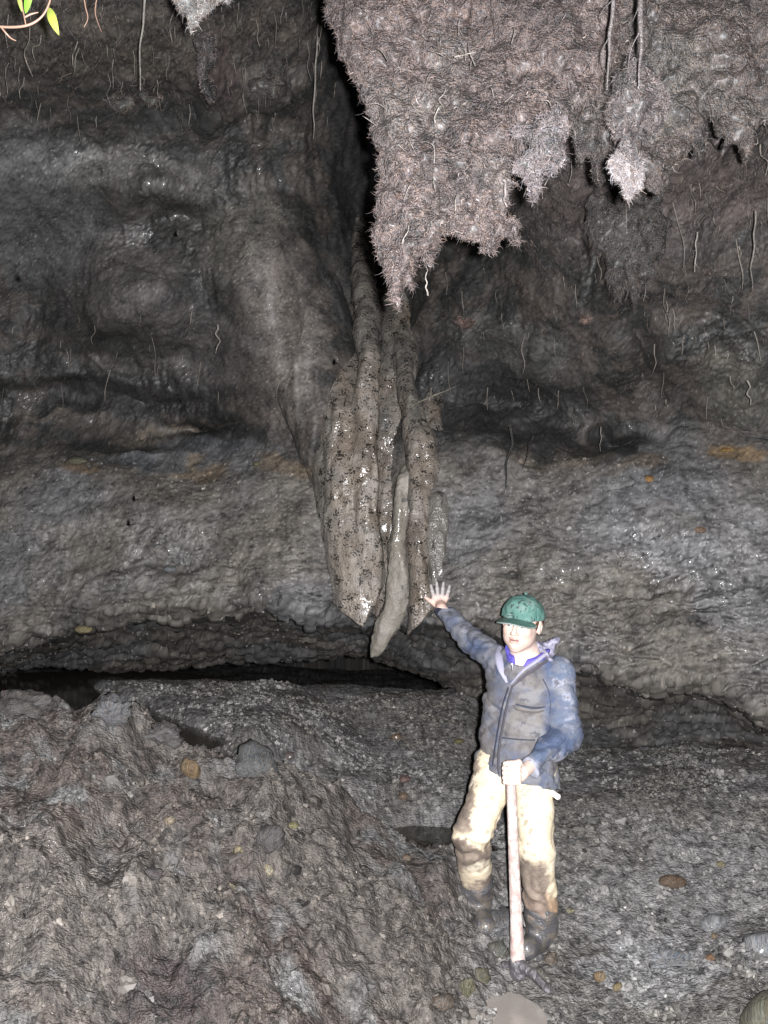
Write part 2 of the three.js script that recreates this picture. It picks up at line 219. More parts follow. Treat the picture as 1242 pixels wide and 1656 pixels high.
function build_face() {
  const us = [], vs = []; for (let x = -1600; x < -420; x += 24) us.push(x); for (let x = -420; x < -24; x += 9) us.push(x); for (let x = -24; x < 1266; x += 2.15) us.push(x); for (let x = 1266; x <= 1660; x += 9) us.push(x); for (let x = 1684; x <= 2800; x += 24) us.push(x);
  for (let y = -350; y < -24; y += 9) vs.push(y); const first = vs.length; for (let k = 0; k <= 500; k++) vs.push(k / 500);
  const nu = us.length, NB = 70, nv = vs.length + NB, P = new Float32Array(nu * nv * 3), C = new Float32Array(nu * nv * 3), U = new Float32Array(nu * nv * 2), PYs = new Float32Array(nu * nv);
  for (let i = 0; i < nu; i++) {
    const px = us[i], lip = LIP(px) + 5 * n3(px * 0.03, 3.3, 1) + 5 * n3(px * 0.09, 1.3, 4), gap = Math.max(GAP(px) + 6 * n3(px * 0.04, 8, 2) + 4 * n3(px * 0.13, 2, 9), lip + 9); let arc = 0, prev = null, end = 0; const deep = 1 - 0.22 * sstep(760, 960, px);
    for (let j = 0; j < nv; j++) {
      let py, d, o = null;
      if (j < first) { py = vs[j]; d = faceDepth(px, py); }
      else if (j < vs.length) { py = -24 + (lip + 24) * vs[j]; d = faceDepth(px, py); d += 0.12 * sstep(lip - 26, lip, py) ** 2; end = d; }
      else {
        const k = (j - vs.length + 1) / NB;
        if (k < 0.62) { const s = k / 0.62; py = lip + (gap - lip) * sstep(0, 1, s) ** 0.8; d = end + deep * (0.12 + 1.15 * Math.sqrt(s) + 0.5 * s); }
        else { const s = (k - 0.62) / 0.38; const base = Math.max(GAP(px), LIP(px) + 9), w = sstep(0, 0.3, s); py = gap + (base - gap) * w; d = end + deep * 1.77 + (7.3 - end - deep * 1.77) * w; o = at(px, py, d); o.x *= 1 + 1.5 * s; o.z -= s * 11; o.y += 0.1 * s + 0.25 * s * fbm(px * 0.008, s * 5, 3, 3) - 3.5 * sstep(0.86, 1, s); }
      }
      const q = o ?? at(px, py, d), n = j * nu + i; P[n * 3] = q.x; P[n * 3 + 1] = q.y; P[n * 3 + 2] = q.z; PYs[n] = py;
      if (prev) arc += Math.min(0.3, q.distanceTo(prev)); prev = q; U[n * 2] = q.x; U[n * 2 + 1] = -arc;
    }
  }
  // normals of the smooth face, then lumps, drips and flakes along them
  const idx = gridIndex(nu, nv, true), sm = geometry(P.slice(), idx); for (let n = 0; n < nu * nv; n++) if (0) break;
  const N = sm.attributes.normal.array, V = new THREE.Vector3(); let flip = 0; for (let n = 2; n < N.length; n += 3) flip += N[n]; const sg = flip > 0 ? 1 : -1;
  for (let j = 0; j < nv; j++) for (let i = 0; i < nu; i++) {
    const n = j * nu + i, x = P[n * 3], y = P[n * 3 + 1], z = P[n * 3 + 2], px = us[i], py = PYs[n], low = sstep(680, 770, py + 40 * n3(x * 2, y * 2, z)), top = 1 - sstep(150, 420, py);
    const lump = fbm(x * 1.9, y * 1.9, z * 1.9, 2) * 0.075;
    const mid = fbm(x * 9 + 3, y * 9, z * 6, 3);
    const flake = ridge(x * 5 + 1.2 * y, y * 13 - 2.2 * x + 0.5 * n3(x * 4, y * 4, z * 4), z * 5, 3), edge = sstep(860, 1010, py) * low;
    const clod = low > 0.02 ? (worley(x * 17, y * 24, z * 15)[0] - 0.5) : 0;
    const drip = low < 0.98 ? fbm(x * 22, y * 5, z * 9, 2) : 0, fine = fbm(x * 38, y * 38, z * 38, 2), grit = n3(x * 85, y * 85, z * 85) + 0.7 * n3(x * 170, y * 170, z * 170);
    let h = lump * (1 - 0.45 * low) + (1 - low) * (mid * 0.015 + drip * 0.007 * (1 + top) + fine * 0.006) + low * (mid * 0.014 + flake * (0.004 + 0.024 * edge) - clod * (0.004 + 0.009 * edge) + fine * 0.005);
    h += grit * (0.005 - 0.002 * low);
    const smooth = Math.exp(-(((px - 440) / 90) ** 2 + ((py - 500) / 160) ** 2)) + 0.7 * Math.exp(-(((px - 70) / 110) ** 2 + ((py - 340) / 130) ** 2)) + 0.3 * Math.exp(-(((px - 230) / 90) ** 2 + ((py - 440) / 120) ** 2)); h *= 1 - 0.7 * clamp(smooth);
    if (j > nv - 4) h = 0;
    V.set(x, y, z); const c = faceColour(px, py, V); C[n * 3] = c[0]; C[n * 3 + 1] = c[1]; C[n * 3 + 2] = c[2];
    P[n * 3] += sg * N[n * 3] * h; P[n * 3 + 1] += sg * N[n * 3 + 1] * h; P[n * 3 + 2] += sg * N[n * 3 + 2] * h;
  }
  const g = geometry(P, idx, U, C); return g;
}
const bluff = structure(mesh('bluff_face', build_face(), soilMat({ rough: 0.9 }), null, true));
tag(bluff, 'undercut bluff of dark frozen peat over grey silt');
// where a sight line meets the face (for roots and stones set in it)
const onFace = (px, py, off = 0.0) => at(px, py, faceDepth(px, py) - off);

// ───────────────────────── the floor ─────────────────────────
const gz = table([-17, -11, -9, -8, -7.4, -6.9, -6.2, -5.5, -5.2, -4.9, -4.4, -4, -3, -2, -1], [-0.6, -0.3, 0.2, 0.5, 0.7, 0.76, 0.6, 0.46, 0.4, 0.27, 0.07, -0.03, -0.2, -0.3, -0.35]);
const moundH = table([-4.5, -2.6, -1.72, -1.25, -1.05, -0.82, -0.48, -0.23, 0.05, 0.35, 0.6, 0.9, 1.4], [1.35, 1.3, 1.18, 1.14, 1.02, 0.93, 0.83, 0.69, 0.52, 0.38, 0.2, -0.1, -0.8]);
const moundZ = table([-4.5, -1.72, -0.82, 0.05, 0.4, 1.4], [-4.4, -4.5, -4.6, -4.72, -4.8, -4.7]);
const smax = (a, b, k) => -smin(-a, -b, k);
function ground(x, z) {
  const wx = x + 0.05 * n3(x * 5, z * 5, 2), wz = z + 0.05 * n3(x * 5 + 7, z * 5, 5);
  let g = gz(z) + 0.06 * sstep(-0.5, -2, x) * sstep(-5, -6, z) + 0.08 * sstep(0.9, 2.4, x) - 0.22 * sstep(0.5, 1.1, x) * sstep(-5.6, -6.5, z) + 0.05 * fbm(x * 1.4, z * 1.4, 3, 3);
  const kx = sstep(-0.85, -0.35, x), shore = -5.25 + Math.min(0, x + 0.72) * 1.4 + 0.12 * n3(x * 3, z * 3, 8), bench = 0.85 - 0.36 * sstep(-0.75, 0.25, x); g = g + (Math.max(g, bench) - g) * sstep(-4.75 - 0.2 * kx, -5.2 - 1.1 * kx, z + 0.3 * n3(x * 3.3, z * 3.3, 6)) * sstep(-7.2, -6.8, z); g -= sstep(-0.05, 0.4, z - shore) * sstep(-0.42, -0.85, x + 0.2 * n3(x * 4, z * 4, 3)) * Math.max(0, g - 0.6);
  g -= 0.17 * Math.exp(-(((x - 0.22) / 0.34) ** 2 + ((z + 5.22) / 0.24) ** 2)) + 0.12 * Math.exp(-(((x - 0.35 + 0.1 * n3(x * 9, z * 9, 1)) / 0.15) ** 2 + ((z + 3.95 + 0.09 * n3(x * 11, z * 11, 4)) / 0.15) ** 2)) + 0.05 * Math.exp(-(((x - 0.4) / 0.5) ** 2 + ((z + 5.95) / 0.2) ** 2));
  const zc = moundZ(wx) + 0.12 * n3(x * 3, z * 2, 1), hc = moundH(wx) + 0.06 * n3(x * 4.5, z * 3, 3) + 0.035 * n3(x * 9, z * 9, 3), s = wz - zc;
  const slope = 0.44 - 0.1 * sstep(-0.6, 0.6, x), m = s > 0 ? hc - slope * s - 0.05 * s * s : hc + 1.5 * s;
  const onM = sstep(-0.12, 0.12, m - g), far = sstep(-5.4, -7.5, z);
  let y = smax(g, m, 0.07);
  y += (0.05 * onM + 0.02) * fbm(x * 3.1, z * 3.1, 7, 3);
  const q = 0.6 * (worley(wx * 8, wz * 8, 0.5)[0] - 0.5) + 0.55 * (worley(wx * 15 + 3, wz * 15, y * 9)[0] - 0.5), q2 = worley(x * 24, z * 24, 3.5)[0] - 0.5, q3 = worley(x * 55, z * 55, 1.5)[0] - 0.5;
  const rough = 0.35 + 0.65 * sstep(-0.2, 0.35, fbm(x * 1.9 + 5, z * 1.9, 9, 2) + 0.35 * onM);
  y -= (q * (0.055 * onM + 0.022) + q2 * 0.014) * rough * (1 - 0.5 * far) + q3 * 0.004;
  y += 0.006 * fbm(x * 30, z * 30, 4, 2) + 0.0035 * n3(x * 95, z * 95, 6) + onM * 0.006 * ridge(x * 4 + z * 2, z * 9, 2, 2) * rough;
  return y;
}
function groundColour(x, z, y) {
  const w = fbm(x * 1.6 + 4, z * 1.6, 2, 3), w2 = fbm(x * 7, z * 7, 5, 3), zc = moundZ(x), hc = moundH(x), s = z - zc, m = s > 0 ? hc - 0.42 * s : hc + 1.5 * s, onM = sstep(-0.12, 0.15, m - gz(z) + 0.1 * w2) * (1 - sstep(0.2, 0.6, x + 0.2 * w));
  let c = mixc([0.15, 0.144, 0.141], [0.112, 0.104, 0.095], sstep(-0.25, 0.35, w + 0.3 * w2));
  c = mixc(c, mixc([0.08, 0.07, 0.062], mixc([0.062, 0.05, 0.044], [0.088, 0.084, 0.079], sstep(-0.1, 0.4, w2)), sstep(-0.15, 0.3, w)), onM);
  // dark peaty heap in the lower left, pale mud smears, wet grey patch by the pick
  c = mixc(c, [0.026, 0.019, 0.018], 0.8 * (1 - sstep(0.3, 1.2, ((x + 0.75) / 0.2) ** 2 + ((z + 3.5) / 0.16) ** 2 + 0.7 * w2)));
  c = mixc(c, [0.12, 0.118, 0.118], 0.5 * sstep(0.35, 0.7, w2 + 0.3 * w));
  c = mixc(c, [0.19, 0.188, 0.19], 0.7 * (1 - sstep(0.4, 1.3, ((x - 1.15) / 0.3) ** 2 + ((z + 4.3) / 0.2) ** 2 + w2)));
  const sp = n3(x * 150, z * 150, y * 150), g = Math.max(0.16, 0.84 + 0.6 * fbm(x * 18, z * 18, y * 18, 3) + 0.6 * n3(x * 75, z * 75, y * 75) + 0.5 * sp + (sp > 0.6 ? 0.8 : 0)) * (n3(x * 34, z * 46, y * 34) < -0.3 ? 0.55 : 1); return [c[0] * g, c[1] * g, c[2] * g];
}
{
  const xs = [], zs = []; for (let x = -9; x < -2.4; x += 0.06) xs.push(x); for (let x = -2.4; x < 2.4; x += 0.0068) xs.push(x); for (let x = 2.4; x <= 9; x += 0.06) xs.push(x);
  for (let z = -1; z > -2.8; z -= 0.05) zs.push(z); for (let z = -2.8; z > -5.2; z -= 0.0066) zs.push(z); for (let z = -5.2; z > -8; z -= 0.022) zs.push(z); for (let z = -8; z > -16.5; z -= 0.15) zs.push(z);
  const nu = xs.length, nv = zs.length, P = new Float32Array(nu * nv * 3), C = new Float32Array(nu * nv * 3), U = new Float32Array(nu * nv * 2);
  for (let j = 0; j < nv; j++) for (let i = 0; i < nu; i++) { const n = j * nu + i, x = xs[i], z = zs[j], y = ground(x, z), c = groundColour(x, z, y); P.set([x, y, z], n * 3); C.set(c, n * 3); U[n * 2] = x; U[n * 2 + 1] = z * 0.95 - 0.85 * y; }
  const idx = gridIndex(nu, nv, true), g = geometry(P, idx, U, C); if (g.attributes.normal.getY(nu * 40 + 300) < 0) { for (let k = 0; k < idx.length; k += 3) { const t = idx[k]; idx[k] = idx[k + 1]; idx[k + 1] = t; } g.setIndex(new THREE.BufferAttribute(idx, 1)); g.computeVertexNormals(); }
  tag(structure(mesh('ground', g, soilMat({ bump: 0.008, rough: 0.85 }), null, true)), 'muddy thawed floor with slumped soil heap on the left');
}
// muddy water
const waterMat = new THREE.MeshPhysicalMaterial({ color: new THREE.Color().setRGB(0.03, 0.027, 0.022), roughness: 0.06, bumpMap: rep(grainHeight, 0.4), bumpScale: 0.0006 });
const siltyMat = new THREE.MeshPhysicalMaterial({ color: new THREE.Color().setRGB(0.25, 0.225, 0.2), roughness: 0.12, bumpMap: rep(grainHeight, 0.4), bumpScale: 0.0005 });
function pool(cx, cz, rx, rz, y, m, label) {
  const pos = [0, 0, 0], uv = [0, 0], idx = [], n = 72, R = 7; for (let r = 1; r <= R; r++) for (let k = 0; k < n; k++) { const a = k / n * 6.28318, q = r / R * (1 + 0.12 * n3(Math.cos(a) * 1.5 + cx, Math.sin(a) * 1.5, cz)); pos.push(Math.cos(a) * rx * q, 0, Math.sin(a) * rz * q); uv.push(Math.cos(a) * rx * q, Math.sin(a) * rz * q); }
  for (let k = 0; k < n; k++) { idx.push(0, 1 + (k + 1) % n, 1 + k); for (let r = 0; r < R - 1; r++) { const a = 1 + r * n + k, b = 1 + r * n + (k + 1) % n; idx.push(a, b, a + n, b, b + n, a + n); } }
  const o = structure(mesh('water', geometry(pos, idx, uv), m, null, true)); o.position.set(cx, y, cz); return tag(o, label);
}
const poolY = (x, z, up) => { let lo = 9; for (let a = 0; a < 12; a++) lo = Math.min(lo, ground(x + 0.05 * Math.cos(a), z + 0.05 * Math.sin(a))); return lo + up; };
pool(-2.2, -6.0, 1.55, 1.7, 0.79, waterMat, 'dark still water behind the slumped heap on the left');
pool(0.22, -5.22, 0.5, 0.36, poolY(0.22, -5.22, 0.1), waterMat, 'dark little pool behind the bent leg');
pool(0.35, -3.95, 0.28, 0.24, poolY(0.35, -3.95, 0.009), siltyMat, 'milky brown puddle at the bottom edge beside the pick');

// ───────────────────────── the ice wedge ─────────────────────────
const fleckTex = tile(1024, (u, v) => {
  const a = ring(u, v * 1, 60, 21), b = ring(u, v, 130, 22), big = ring(u, v, 14, 23), s = Math.max(a + 0.55 * b + 1.0 * big - 0.06, 0.95 * ring(u, v, 24, 27) + 0.5 * b + 0.5 * big - 0.2), t = 0.92 * sstep(0.4, 0.5, s), g = 0.8 + 0.28 * ring(u, v, 9, 24) + 0.2 * ring(u, v, 120, 25), w = 0.05 * ring(u, v, 5, 26);
  return [(g + w) * (1 - 0.93 * t), g * (1 - 0.93 * t), (g - w) * (1 - 0.93 * t)]; });
const iceHeight = tile(1024, (u, v) => { const h = 0.5 + 0.42 * ring(u, v, 22, 31) + 0.3 * ring(u, v, 70, 32) + 0.3 * sstep(0.42, 0.52, ring(u, v, 60, 21) + 0.55 * ring(u, v, 130, 22) + 0.6 * ring(u, v, 14, 23)); return [h, h, h]; });
// wet film: smooth and mirror-like in patches, dull between
const filmTex = tile(512, (u, v) => { const w = sstep(-0.12, 0.22, ring(u, v, 4, 51) + 0.45 * ring(u, v, 13, 52)), g = 0.85 - 0.58 * w; return [g, g, g]; });
const coatTex = tile(512, (u, v) => { const w = sstep(-0.05, 0.25, ring(u, v, 4, 51) + 0.45 * ring(u, v, 13, 52)) * (0.55 + 0.6 * ring(u, v, 60, 53)); return [w, w, w]; });
const filmColour = tile(512, (u, v) => { const g = 0.78 + 0.14 * ring(u, v, 6, 61) + 0.1 * ring(u, v, 22, 62) + 0.1 * ring(u, v, 90, 63), t = 0.6 * sstep(0.5, 0.62, ring(u, v, 40, 64) + 0.5 * ring(u, v, 9, 65)); return [g * (1 - t), g * (1 - t) * 0.99, g * (1 - t) * 0.97]; });
const iceMat = (c, o = {}) => new THREE.MeshPhysicalMaterial({ color: new THREE.Color().setRGB(...c), vertexColors: !!o.vc, map: o.clean ? rep(filmColour, 0.6) : rep(fleckTex, 1.5), bumpMap: rep(iceHeight, 1.5), bumpScale: o.bump ?? 0.0055, roughnessMap: rep(filmTex, 0.8), roughness: o.rough ?? 0.8, clearcoat: 1, clearcoatMap: rep(coatTex, 0.8), clearcoatRoughness: 0.24 });
{
  const base = at(590, 1010, 5.5), wedge = group('ice_wedge', base, 'tall ribbed wedge of muddy brown ice splitting the bluff face', 'ice wedge');
  // chains of [x, y, distance, radius] welded into a closed body; cuts are planes [point, point] whose lower side is broken away
  const chain = pts => { const P = pts.map(([x, y, d]) => at(x, y, d)); return (x, y, z) => { let m = 9; for (let i = 0; i < P.length - 1; i++) m = Math.min(m, cone(x, y, z, P[i], P[i + 1], pts[i][3], pts[i + 1][3])); return m; }; };
  const weld = (name, chains, k, mat, { h = 0.0075, cuts = [], colour, label, rough = 1 } = {}) => {
    const cs = chains.map(chain), all = chains.flat(), lo = [9, 9, 9], hi = [-9, -9, -9]; for (const [x, y, d, r] of all) at(x, y, d).toArray().forEach((v, i) => { lo[i] = Math.min(lo[i], v - r - 0.05); hi[i] = Math.max(hi[i], v + r + 0.05); });
    const pl = cuts.map(([a, b, d]) => { const A = at(...a, d), B = at(...b, d), nx = B.y - A.y, ny = A.x - B.x, l = Math.hypot(nx, ny); return [A, nx / l, ny / l]; });
    const f = (x, y, z) => { let d = cs[0](x, y, z); for (let i = 1; i < cs.length; i++) d = smin(d, cs[i](x, y, z), k); if (d > 0.1) return d; d += rough * (0.026 * n3(x * 5, y * 2.6, z * 5) + 0.012 * n3(x * 17, y * 5, z * 14) + 0.013 * n3(x * 24 + 1.5 * n3(x * 3, y * 3, 2), y * 1.6, z * 9) + 0.006 * fbm(x * 28, y * 22, z * 28, 2)); for (const [A, nx, ny] of pl) d = -smin(-d, -((x - A.x) * nx + (y - A.y) * ny + 0.012 * n3(x * 14, y * 14, z * 14)), 0.018); return d; };
    const g = solid(f, lo, hi, h, colour), p = g.attributes.position, uv = g.attributes.uv; for (let i = 0; i < p.count; i++) uv.setXY(i, p.getX(i) + 0.1 * p.getZ(i), p.getY(i));
    const m = mesh(name, shift(g, base), mat, wedge); if (label) m.userData.label = label; return m;
  };
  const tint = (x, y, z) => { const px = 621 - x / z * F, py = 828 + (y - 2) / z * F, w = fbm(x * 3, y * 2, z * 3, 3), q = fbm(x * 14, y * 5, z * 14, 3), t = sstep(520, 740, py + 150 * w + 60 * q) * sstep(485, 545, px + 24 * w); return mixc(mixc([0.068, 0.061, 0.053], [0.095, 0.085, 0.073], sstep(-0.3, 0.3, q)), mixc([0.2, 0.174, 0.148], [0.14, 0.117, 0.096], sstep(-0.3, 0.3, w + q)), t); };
  // the main mass: a broad sheet with flutes and folds, welded into one body
  weld('silt_skin', [
    [[405, 330, 6.5, 0.1], [430, 400, 6.28, 0.3], [465, 490, 6.1, 0.32], [497, 600, 5.92, 0.26], [523, 700, 5.77, 0.18], [540, 790, 5.66, 0.12]],
    [[470, 380, 6.5, 0.1], [500, 450, 6.16, 0.14], [528, 530, 5.98, 0.14], [545, 610, 5.84, 0.12], [560, 760, 5.64, 0.1]],
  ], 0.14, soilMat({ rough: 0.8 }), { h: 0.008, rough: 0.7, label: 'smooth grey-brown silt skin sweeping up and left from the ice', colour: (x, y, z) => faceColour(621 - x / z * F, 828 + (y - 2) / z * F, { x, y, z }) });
  weld('ice_body', [
    [[528, 640, 5.96, 0.14], [532, 720, 5.76, 0.15], [542, 790, 5.62, 0.13], [553, 900, 5.5, 0.1], [562, 1000, 5.45, 0.07]],
    [[552, 490, 6.3, 0.1], [556, 610, 5.8, 0.11], [556, 700, 5.6, 0.12], [560, 800, 5.48, 0.12], [566, 890, 5.42, 0.12], [576, 950, 5.38, 0.115], [582, 1030, 5.38, 0.1]],
    [[575, 340, 6.7, 0.07], [585, 420, 6.15, 0.08], [593, 500, 5.82, 0.075], [595, 580, 5.6, 0.062], [594, 700, 5.47, 0.06], [593, 820, 5.37, 0.06], [598, 900, 5.32, 0.064], [600, 960, 5.32, 0.062], [600, 1030, 5.34, 0.06]],
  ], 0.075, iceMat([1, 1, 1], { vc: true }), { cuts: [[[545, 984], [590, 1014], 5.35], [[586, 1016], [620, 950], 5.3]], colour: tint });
  weld('ice_back', [
    [[640, 400, 6.8, 0.1], [638, 480, 6.3, 0.12], [636, 600, 6.05, 0.13], [632, 720, 5.9, 0.12], [628, 850, 5.78, 0.1], [625, 930, 5.72, 0.08], [620, 1000, 5.7, 0.05]],
    [[650, 500, 6.3, 0.06], [654, 600, 5.84, 0.06], [664, 660, 5.66, 0.065], [682, 720, 5.52, 0.085], [688, 775, 5.46, 0.075]],
    [[700, 640, 5.95, 0.06], [700, 720, 5.66, 0.07], [694, 780, 5.5, 0.06]],
    [[682, 740, 5.56, 0.05], [676, 800, 5.38, 0.058], [674, 880, 5.28, 0.06], [676, 940, 5.23, 0.064], [682, 990, 5.21, 0.08], [680, 1035, 5.2, 0.08]],
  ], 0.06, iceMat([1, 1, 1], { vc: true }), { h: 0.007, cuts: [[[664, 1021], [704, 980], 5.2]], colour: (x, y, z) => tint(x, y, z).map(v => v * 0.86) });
  weld('clear_ice', [[[658, 750, 5.6, 0.012], [656, 778, 5.46, 0.05], [648, 825, 5.43, 0.056], [645, 880, 5.42, 0.052], [649, 930, 5.4, 0.06], [640, 980, 5.42, 0.07], [622, 1015, 5.42, 0.066], [608, 1045, 5.42, 0.045], [598, 1066, 5.42, 0.012]]], 0.03, iceMat([0.19, 0.174, 0.15], { clean: true, bump: 0.003, rough: 0.75 }), { h: 0.006, rough: 0.9, label: 'paler cleaner grey ice in the middle groove' });
  weld('ice_rib', [[[710, 788, 5.5, 0.02], [707, 815, 5.38, 0.055], [705, 870, 5.31, 0.06], [707, 930, 5.26, 0.06], [706, 985, 5.27, 0.05]]], 0.03, iceMat([0.125, 0.117, 0.107], { clean: true, bump: 0.008, rough: 0.5 }), { h: 0.007, label: 'wet glistening grey edge of the wedge' });
}

// ───────────────────────── hanging peat ─────────────────────────
const peatMat = new THREE.MeshPhysicalMaterial({ vertexColors: true, map: rep(grainColour, 1.6), bumpMap: rep(grainHeight, 1.6), bumpScale: 0.009, roughness: 0.6, clearcoat: 0.12, clearcoatRoughness: 0.35 });
const fibreMat = new THREE.MeshPhysicalMaterial({ color: 0xffffff, roughness: 0.5, clearcoat: 0.15, clearcoatRoughness: 0.35 });
// one root hair: a thin bent three-sided blade, 1 m long until scaled
const hair = (() => { const pos = [], idx = [], n = 4; for (let i = 0; i <= n; i++) { const t = i / n, w = 0.024 * (1 - 0.75 * t), bx = 0.22 * t * t, bz = 0.1 * Math.sin(t * 3.1); for (let s = 0; s < 3; s++) { const a = s * 2.0944; pos.push(bx + w * Math.cos(a), t, bz + w * Math.sin(a)); } }
  for (let i = 0; i < n; i++) for (let s = 0; s < 3; s++) { const a = i * 3 + s, b = i * 3 + (s + 1) % 3; idx.push(a, a + 3, b, b, a + 3, b + 3); } return geometry(pos, idx); })();
function fuzz(name, geo, count, parent, pick, { len = [0.004, 0.015], down = 0.25, out = 0.12, jit = 1, tone = [0.1, 0.08, 0.076], wide = 1 } = {}) {
  const p = geo.attributes.position, nn = geo.attributes.normal, ix = geo.index, nt = ix.count / 3, im = new THREE.InstancedMesh(hair, fibreMat, count), M = new THREE.Matrix4(), Q = new THREE.Quaternion(), Y = new THREE.Vector3(0, 1, 0), d = new THREE.Vector3(), pos = new THREE.Vector3(), sc = new THREE.Vector3(), c = new THREE.Color(), spin = new THREE.Quaternion(); let k = 0, guard = 0;
  while (k < count && guard++ < count * 60) {
    const t = Math.floor(rnd() * nt) * 3, a = ix.getX(t), b = ix.getX(t + 1), e = ix.getX(t + 2), u = rnd(), v = rnd() * (1 - u);
    pos.set(p.getX(a) + (p.getX(b) - p.getX(a)) * u + (p.getX(e) - p.getX(a)) * v, p.getY(a) + (p.getY(b) - p.getY(a)) * u + (p.getY(e) - p.getY(a)) * v, p.getZ(a) + (p.getZ(b) - p.getZ(a)) * u + (p.getZ(e) - p.getZ(a)) * v);
    if (pick && rnd() > pick(pos)) continue; const tuft = n3(pos.x * 21, pos.y * 15, pos.z * 21) + 0.5 * n3(pos.x * 60, pos.y * 40, pos.z * 60); if (tuft < -0.12 && rnd() < 0.75) continue;
    d.set(nn.getX(a) * out + rr(-jit, jit), nn.getY(a) * out + rr(-jit, jit) - down, nn.getZ(a) * out + rr(-jit, jit)).normalize();
    Q.setFromUnitVectors(Y, d); spin.setFromAxisAngle(Y, rr(0, 6.28)); Q.multiply(spin); const L = rr(...len) * (rnd() < 0.08 ? 2.2 : 1) * (0.6 + rnd() * 0.6), w = (rnd() < 0.05 ? rr(0.05, 0.09) : rr(0.016, 0.045)) * wide; sc.set(w, L, w);
    M.compose(pos, Q, sc); im.setMatrixAt(k, M); const g = rr(0.4, 1.4) * (0.8 + 0.7 * tuft) * (rnd() < 0.06 ? 2 : 1), h = rr(-0.12, 0.12); c.setRGB(tone[0] * g * (1 + h), tone[1] * g, tone[2] * g * (1 - h)); im.setColorAt(k, c); k++;
  }
  im.count = k; im.name = name; im.castShadow = im.receiveShadow = true; stuff(im); parent.add(im); return im;
}
function mat(name, outline, d, { thick = 0.05, lean = 0, h = 0.009, hairs = 6000, tone = [0.062, 0.05, 0.047], fib = {}, label, category = 'peat', swell = 0.03, warp = 1, grp } = {}) {
  const low = Math.max(...outline.map(p => p[1])), poly = outline.map(([x, y]) => { const q = at(x, y, d * (1 + lean * (low - y) / F)); return [q.x, q.y]; }), xs = poly.map(p => p[0]), ys = poly.map(p => p[1]), lo = [Math.min(...xs) - 0.06, Math.min(...ys) - 0.06], hi = [Math.max(...xs) + 0.06, Math.max(...ys) + 0.06];
  const st = 0.008, W = Math.ceil((hi[0] - lo[0]) / st) + 2, H = Math.ceil((hi[1] - lo[1]) / st) + 2, S = new Float32Array(W * H);
  for (let j = 0; j < H; j++) for (let i = 0; i < W; i++) {
    const x0 = lo[0] + i * st, y0 = lo[1] + j * st, x = x0 + warp * 0.02 * fbm(x0 * 16, y0 * 12, d, 3), y = y0 + warp * (0.028 * fbm(x0 * 24 + 5, y0 * 9, d, 3) + 0.03 * n3(x0 * 34, y0 * 5, d + 3)); let m = 1e9, inside = false;
    for (let a = 0, b = poly.length - 1; a < poly.length; b = a++) { const [ax, ay] = poly[a], [bx, by] = poly[b], t = clamp(((x - ax) * (bx - ax) + (y - ay) * (by - ay)) / ((bx - ax) ** 2 + (by - ay) ** 2)); m = Math.min(m, Math.hypot(x - ax - t * (bx - ax), y - ay - t * (by - ay))); if ((ay > y) !== (by > y) && x < (bx - ax) * (y - ay) / (by - ay) + ax) inside = !inside; }
    S[j * W + i] = inside ? -m : m;
  }
  const sd = (x, y) => { const fx = clamp((x - lo[0]) / st, 0, W - 1.001), fy = clamp((y - lo[1]) / st, 0, H - 1.001), i = fx | 0, j = fy | 0, u = fx - i, v = fy - j; return (S[j * W + i] * (1 - u) + S[j * W + i + 1] * u) * (1 - v) + (S[(j + 1) * W + i] * (1 - u) + S[(j + 1) * W + i + 1] * u) * v; };
  const top = hi[1], zc = (x, y) => -d - lean * (y - lo[1]) + swell * fbm(x * 4, y * 4, d, 3);
  const f = (x, y, z) => { const s = sd(x, y), t = thick * Math.sqrt(clamp(-s / (thick * 1.6), 0.02, 1)); const a = Math.abs(z - zc(x, y)) - t - thick * (0.5 * fbm(x * 9, y * 9, z * 9, 2) - 0.8 * (worley(x * 19, y * 15, z * 19)[0] - 0.5)) - 0.007 * n3(x * 45, y * 45, z * 45); const b = s; return (a > 0 && b > 0 ? Math.hypot(a, b) : Math.max(a, b)) * 0.8; };
  const zs = [zc(lo[0], lo[1]), zc(hi[0], hi[1]), zc(lo[0], hi[1])], z0 = Math.min(...zs) - thick - 0.12, z1 = Math.max(...zs) + thick + 0.12;
  const g = solid(f, [lo[0], lo[1], z0], [hi[0], hi[1], z1], h, (x, y, z) => { const w = fbm(x * 5, y * 5, z * 5, 3), q = fbm(x * 30, y * 30, z * 30, 2), k = Math.max(0.25, 1 + 0.6 * w + 0.9 * q), gy = sstep(0.0, 0.4, fbm(x * 3 + 8, y * 3, z, 2)); return mixc([tone[0] * k, tone[1] * k, tone[2] * k], [tone[0] * k * 1.0, tone[1] * k * 1.12, tone[2] * k * 1.12], gy); });
  const base = at(outline[0][0], outline[0][1], d); shift(g, base);
  const o = group(name, base, label, category, grp), m = mesh('peat_body', g, peatMat, o); fuzz('root_hairs', g, hairs, o, null, fib); return o;
}
mat('peat_mat', [[520, -110], [530, 0], [544, 60], [572, 110], [592, 170], [605, 230], [613, 290], [597, 335], [607, 390], [624, 440], [632, 478], [645, 511], [652, 480], [664, 462], [700, 432], [716, 392], [722, 372], [760, 378], [785, 404], [800, 402], [812, 380], [850, 388], [842, 350], [822, 340], [838, 300], [842, 250], [905, 215], [960, 150], [1010, 60], [1020, -110]], 2.62,
  { thick: 0.075, lean: 0.36, h: 0.0085, hairs: 46000, tone: [0.072, 0.054, 0.049], label: 'big ragged curtain of root-bound peat hanging down to a point', fib: { len: [0.004, 0.016], tone: [0.1, 0.077, 0.07] }, swell: 0.07 });
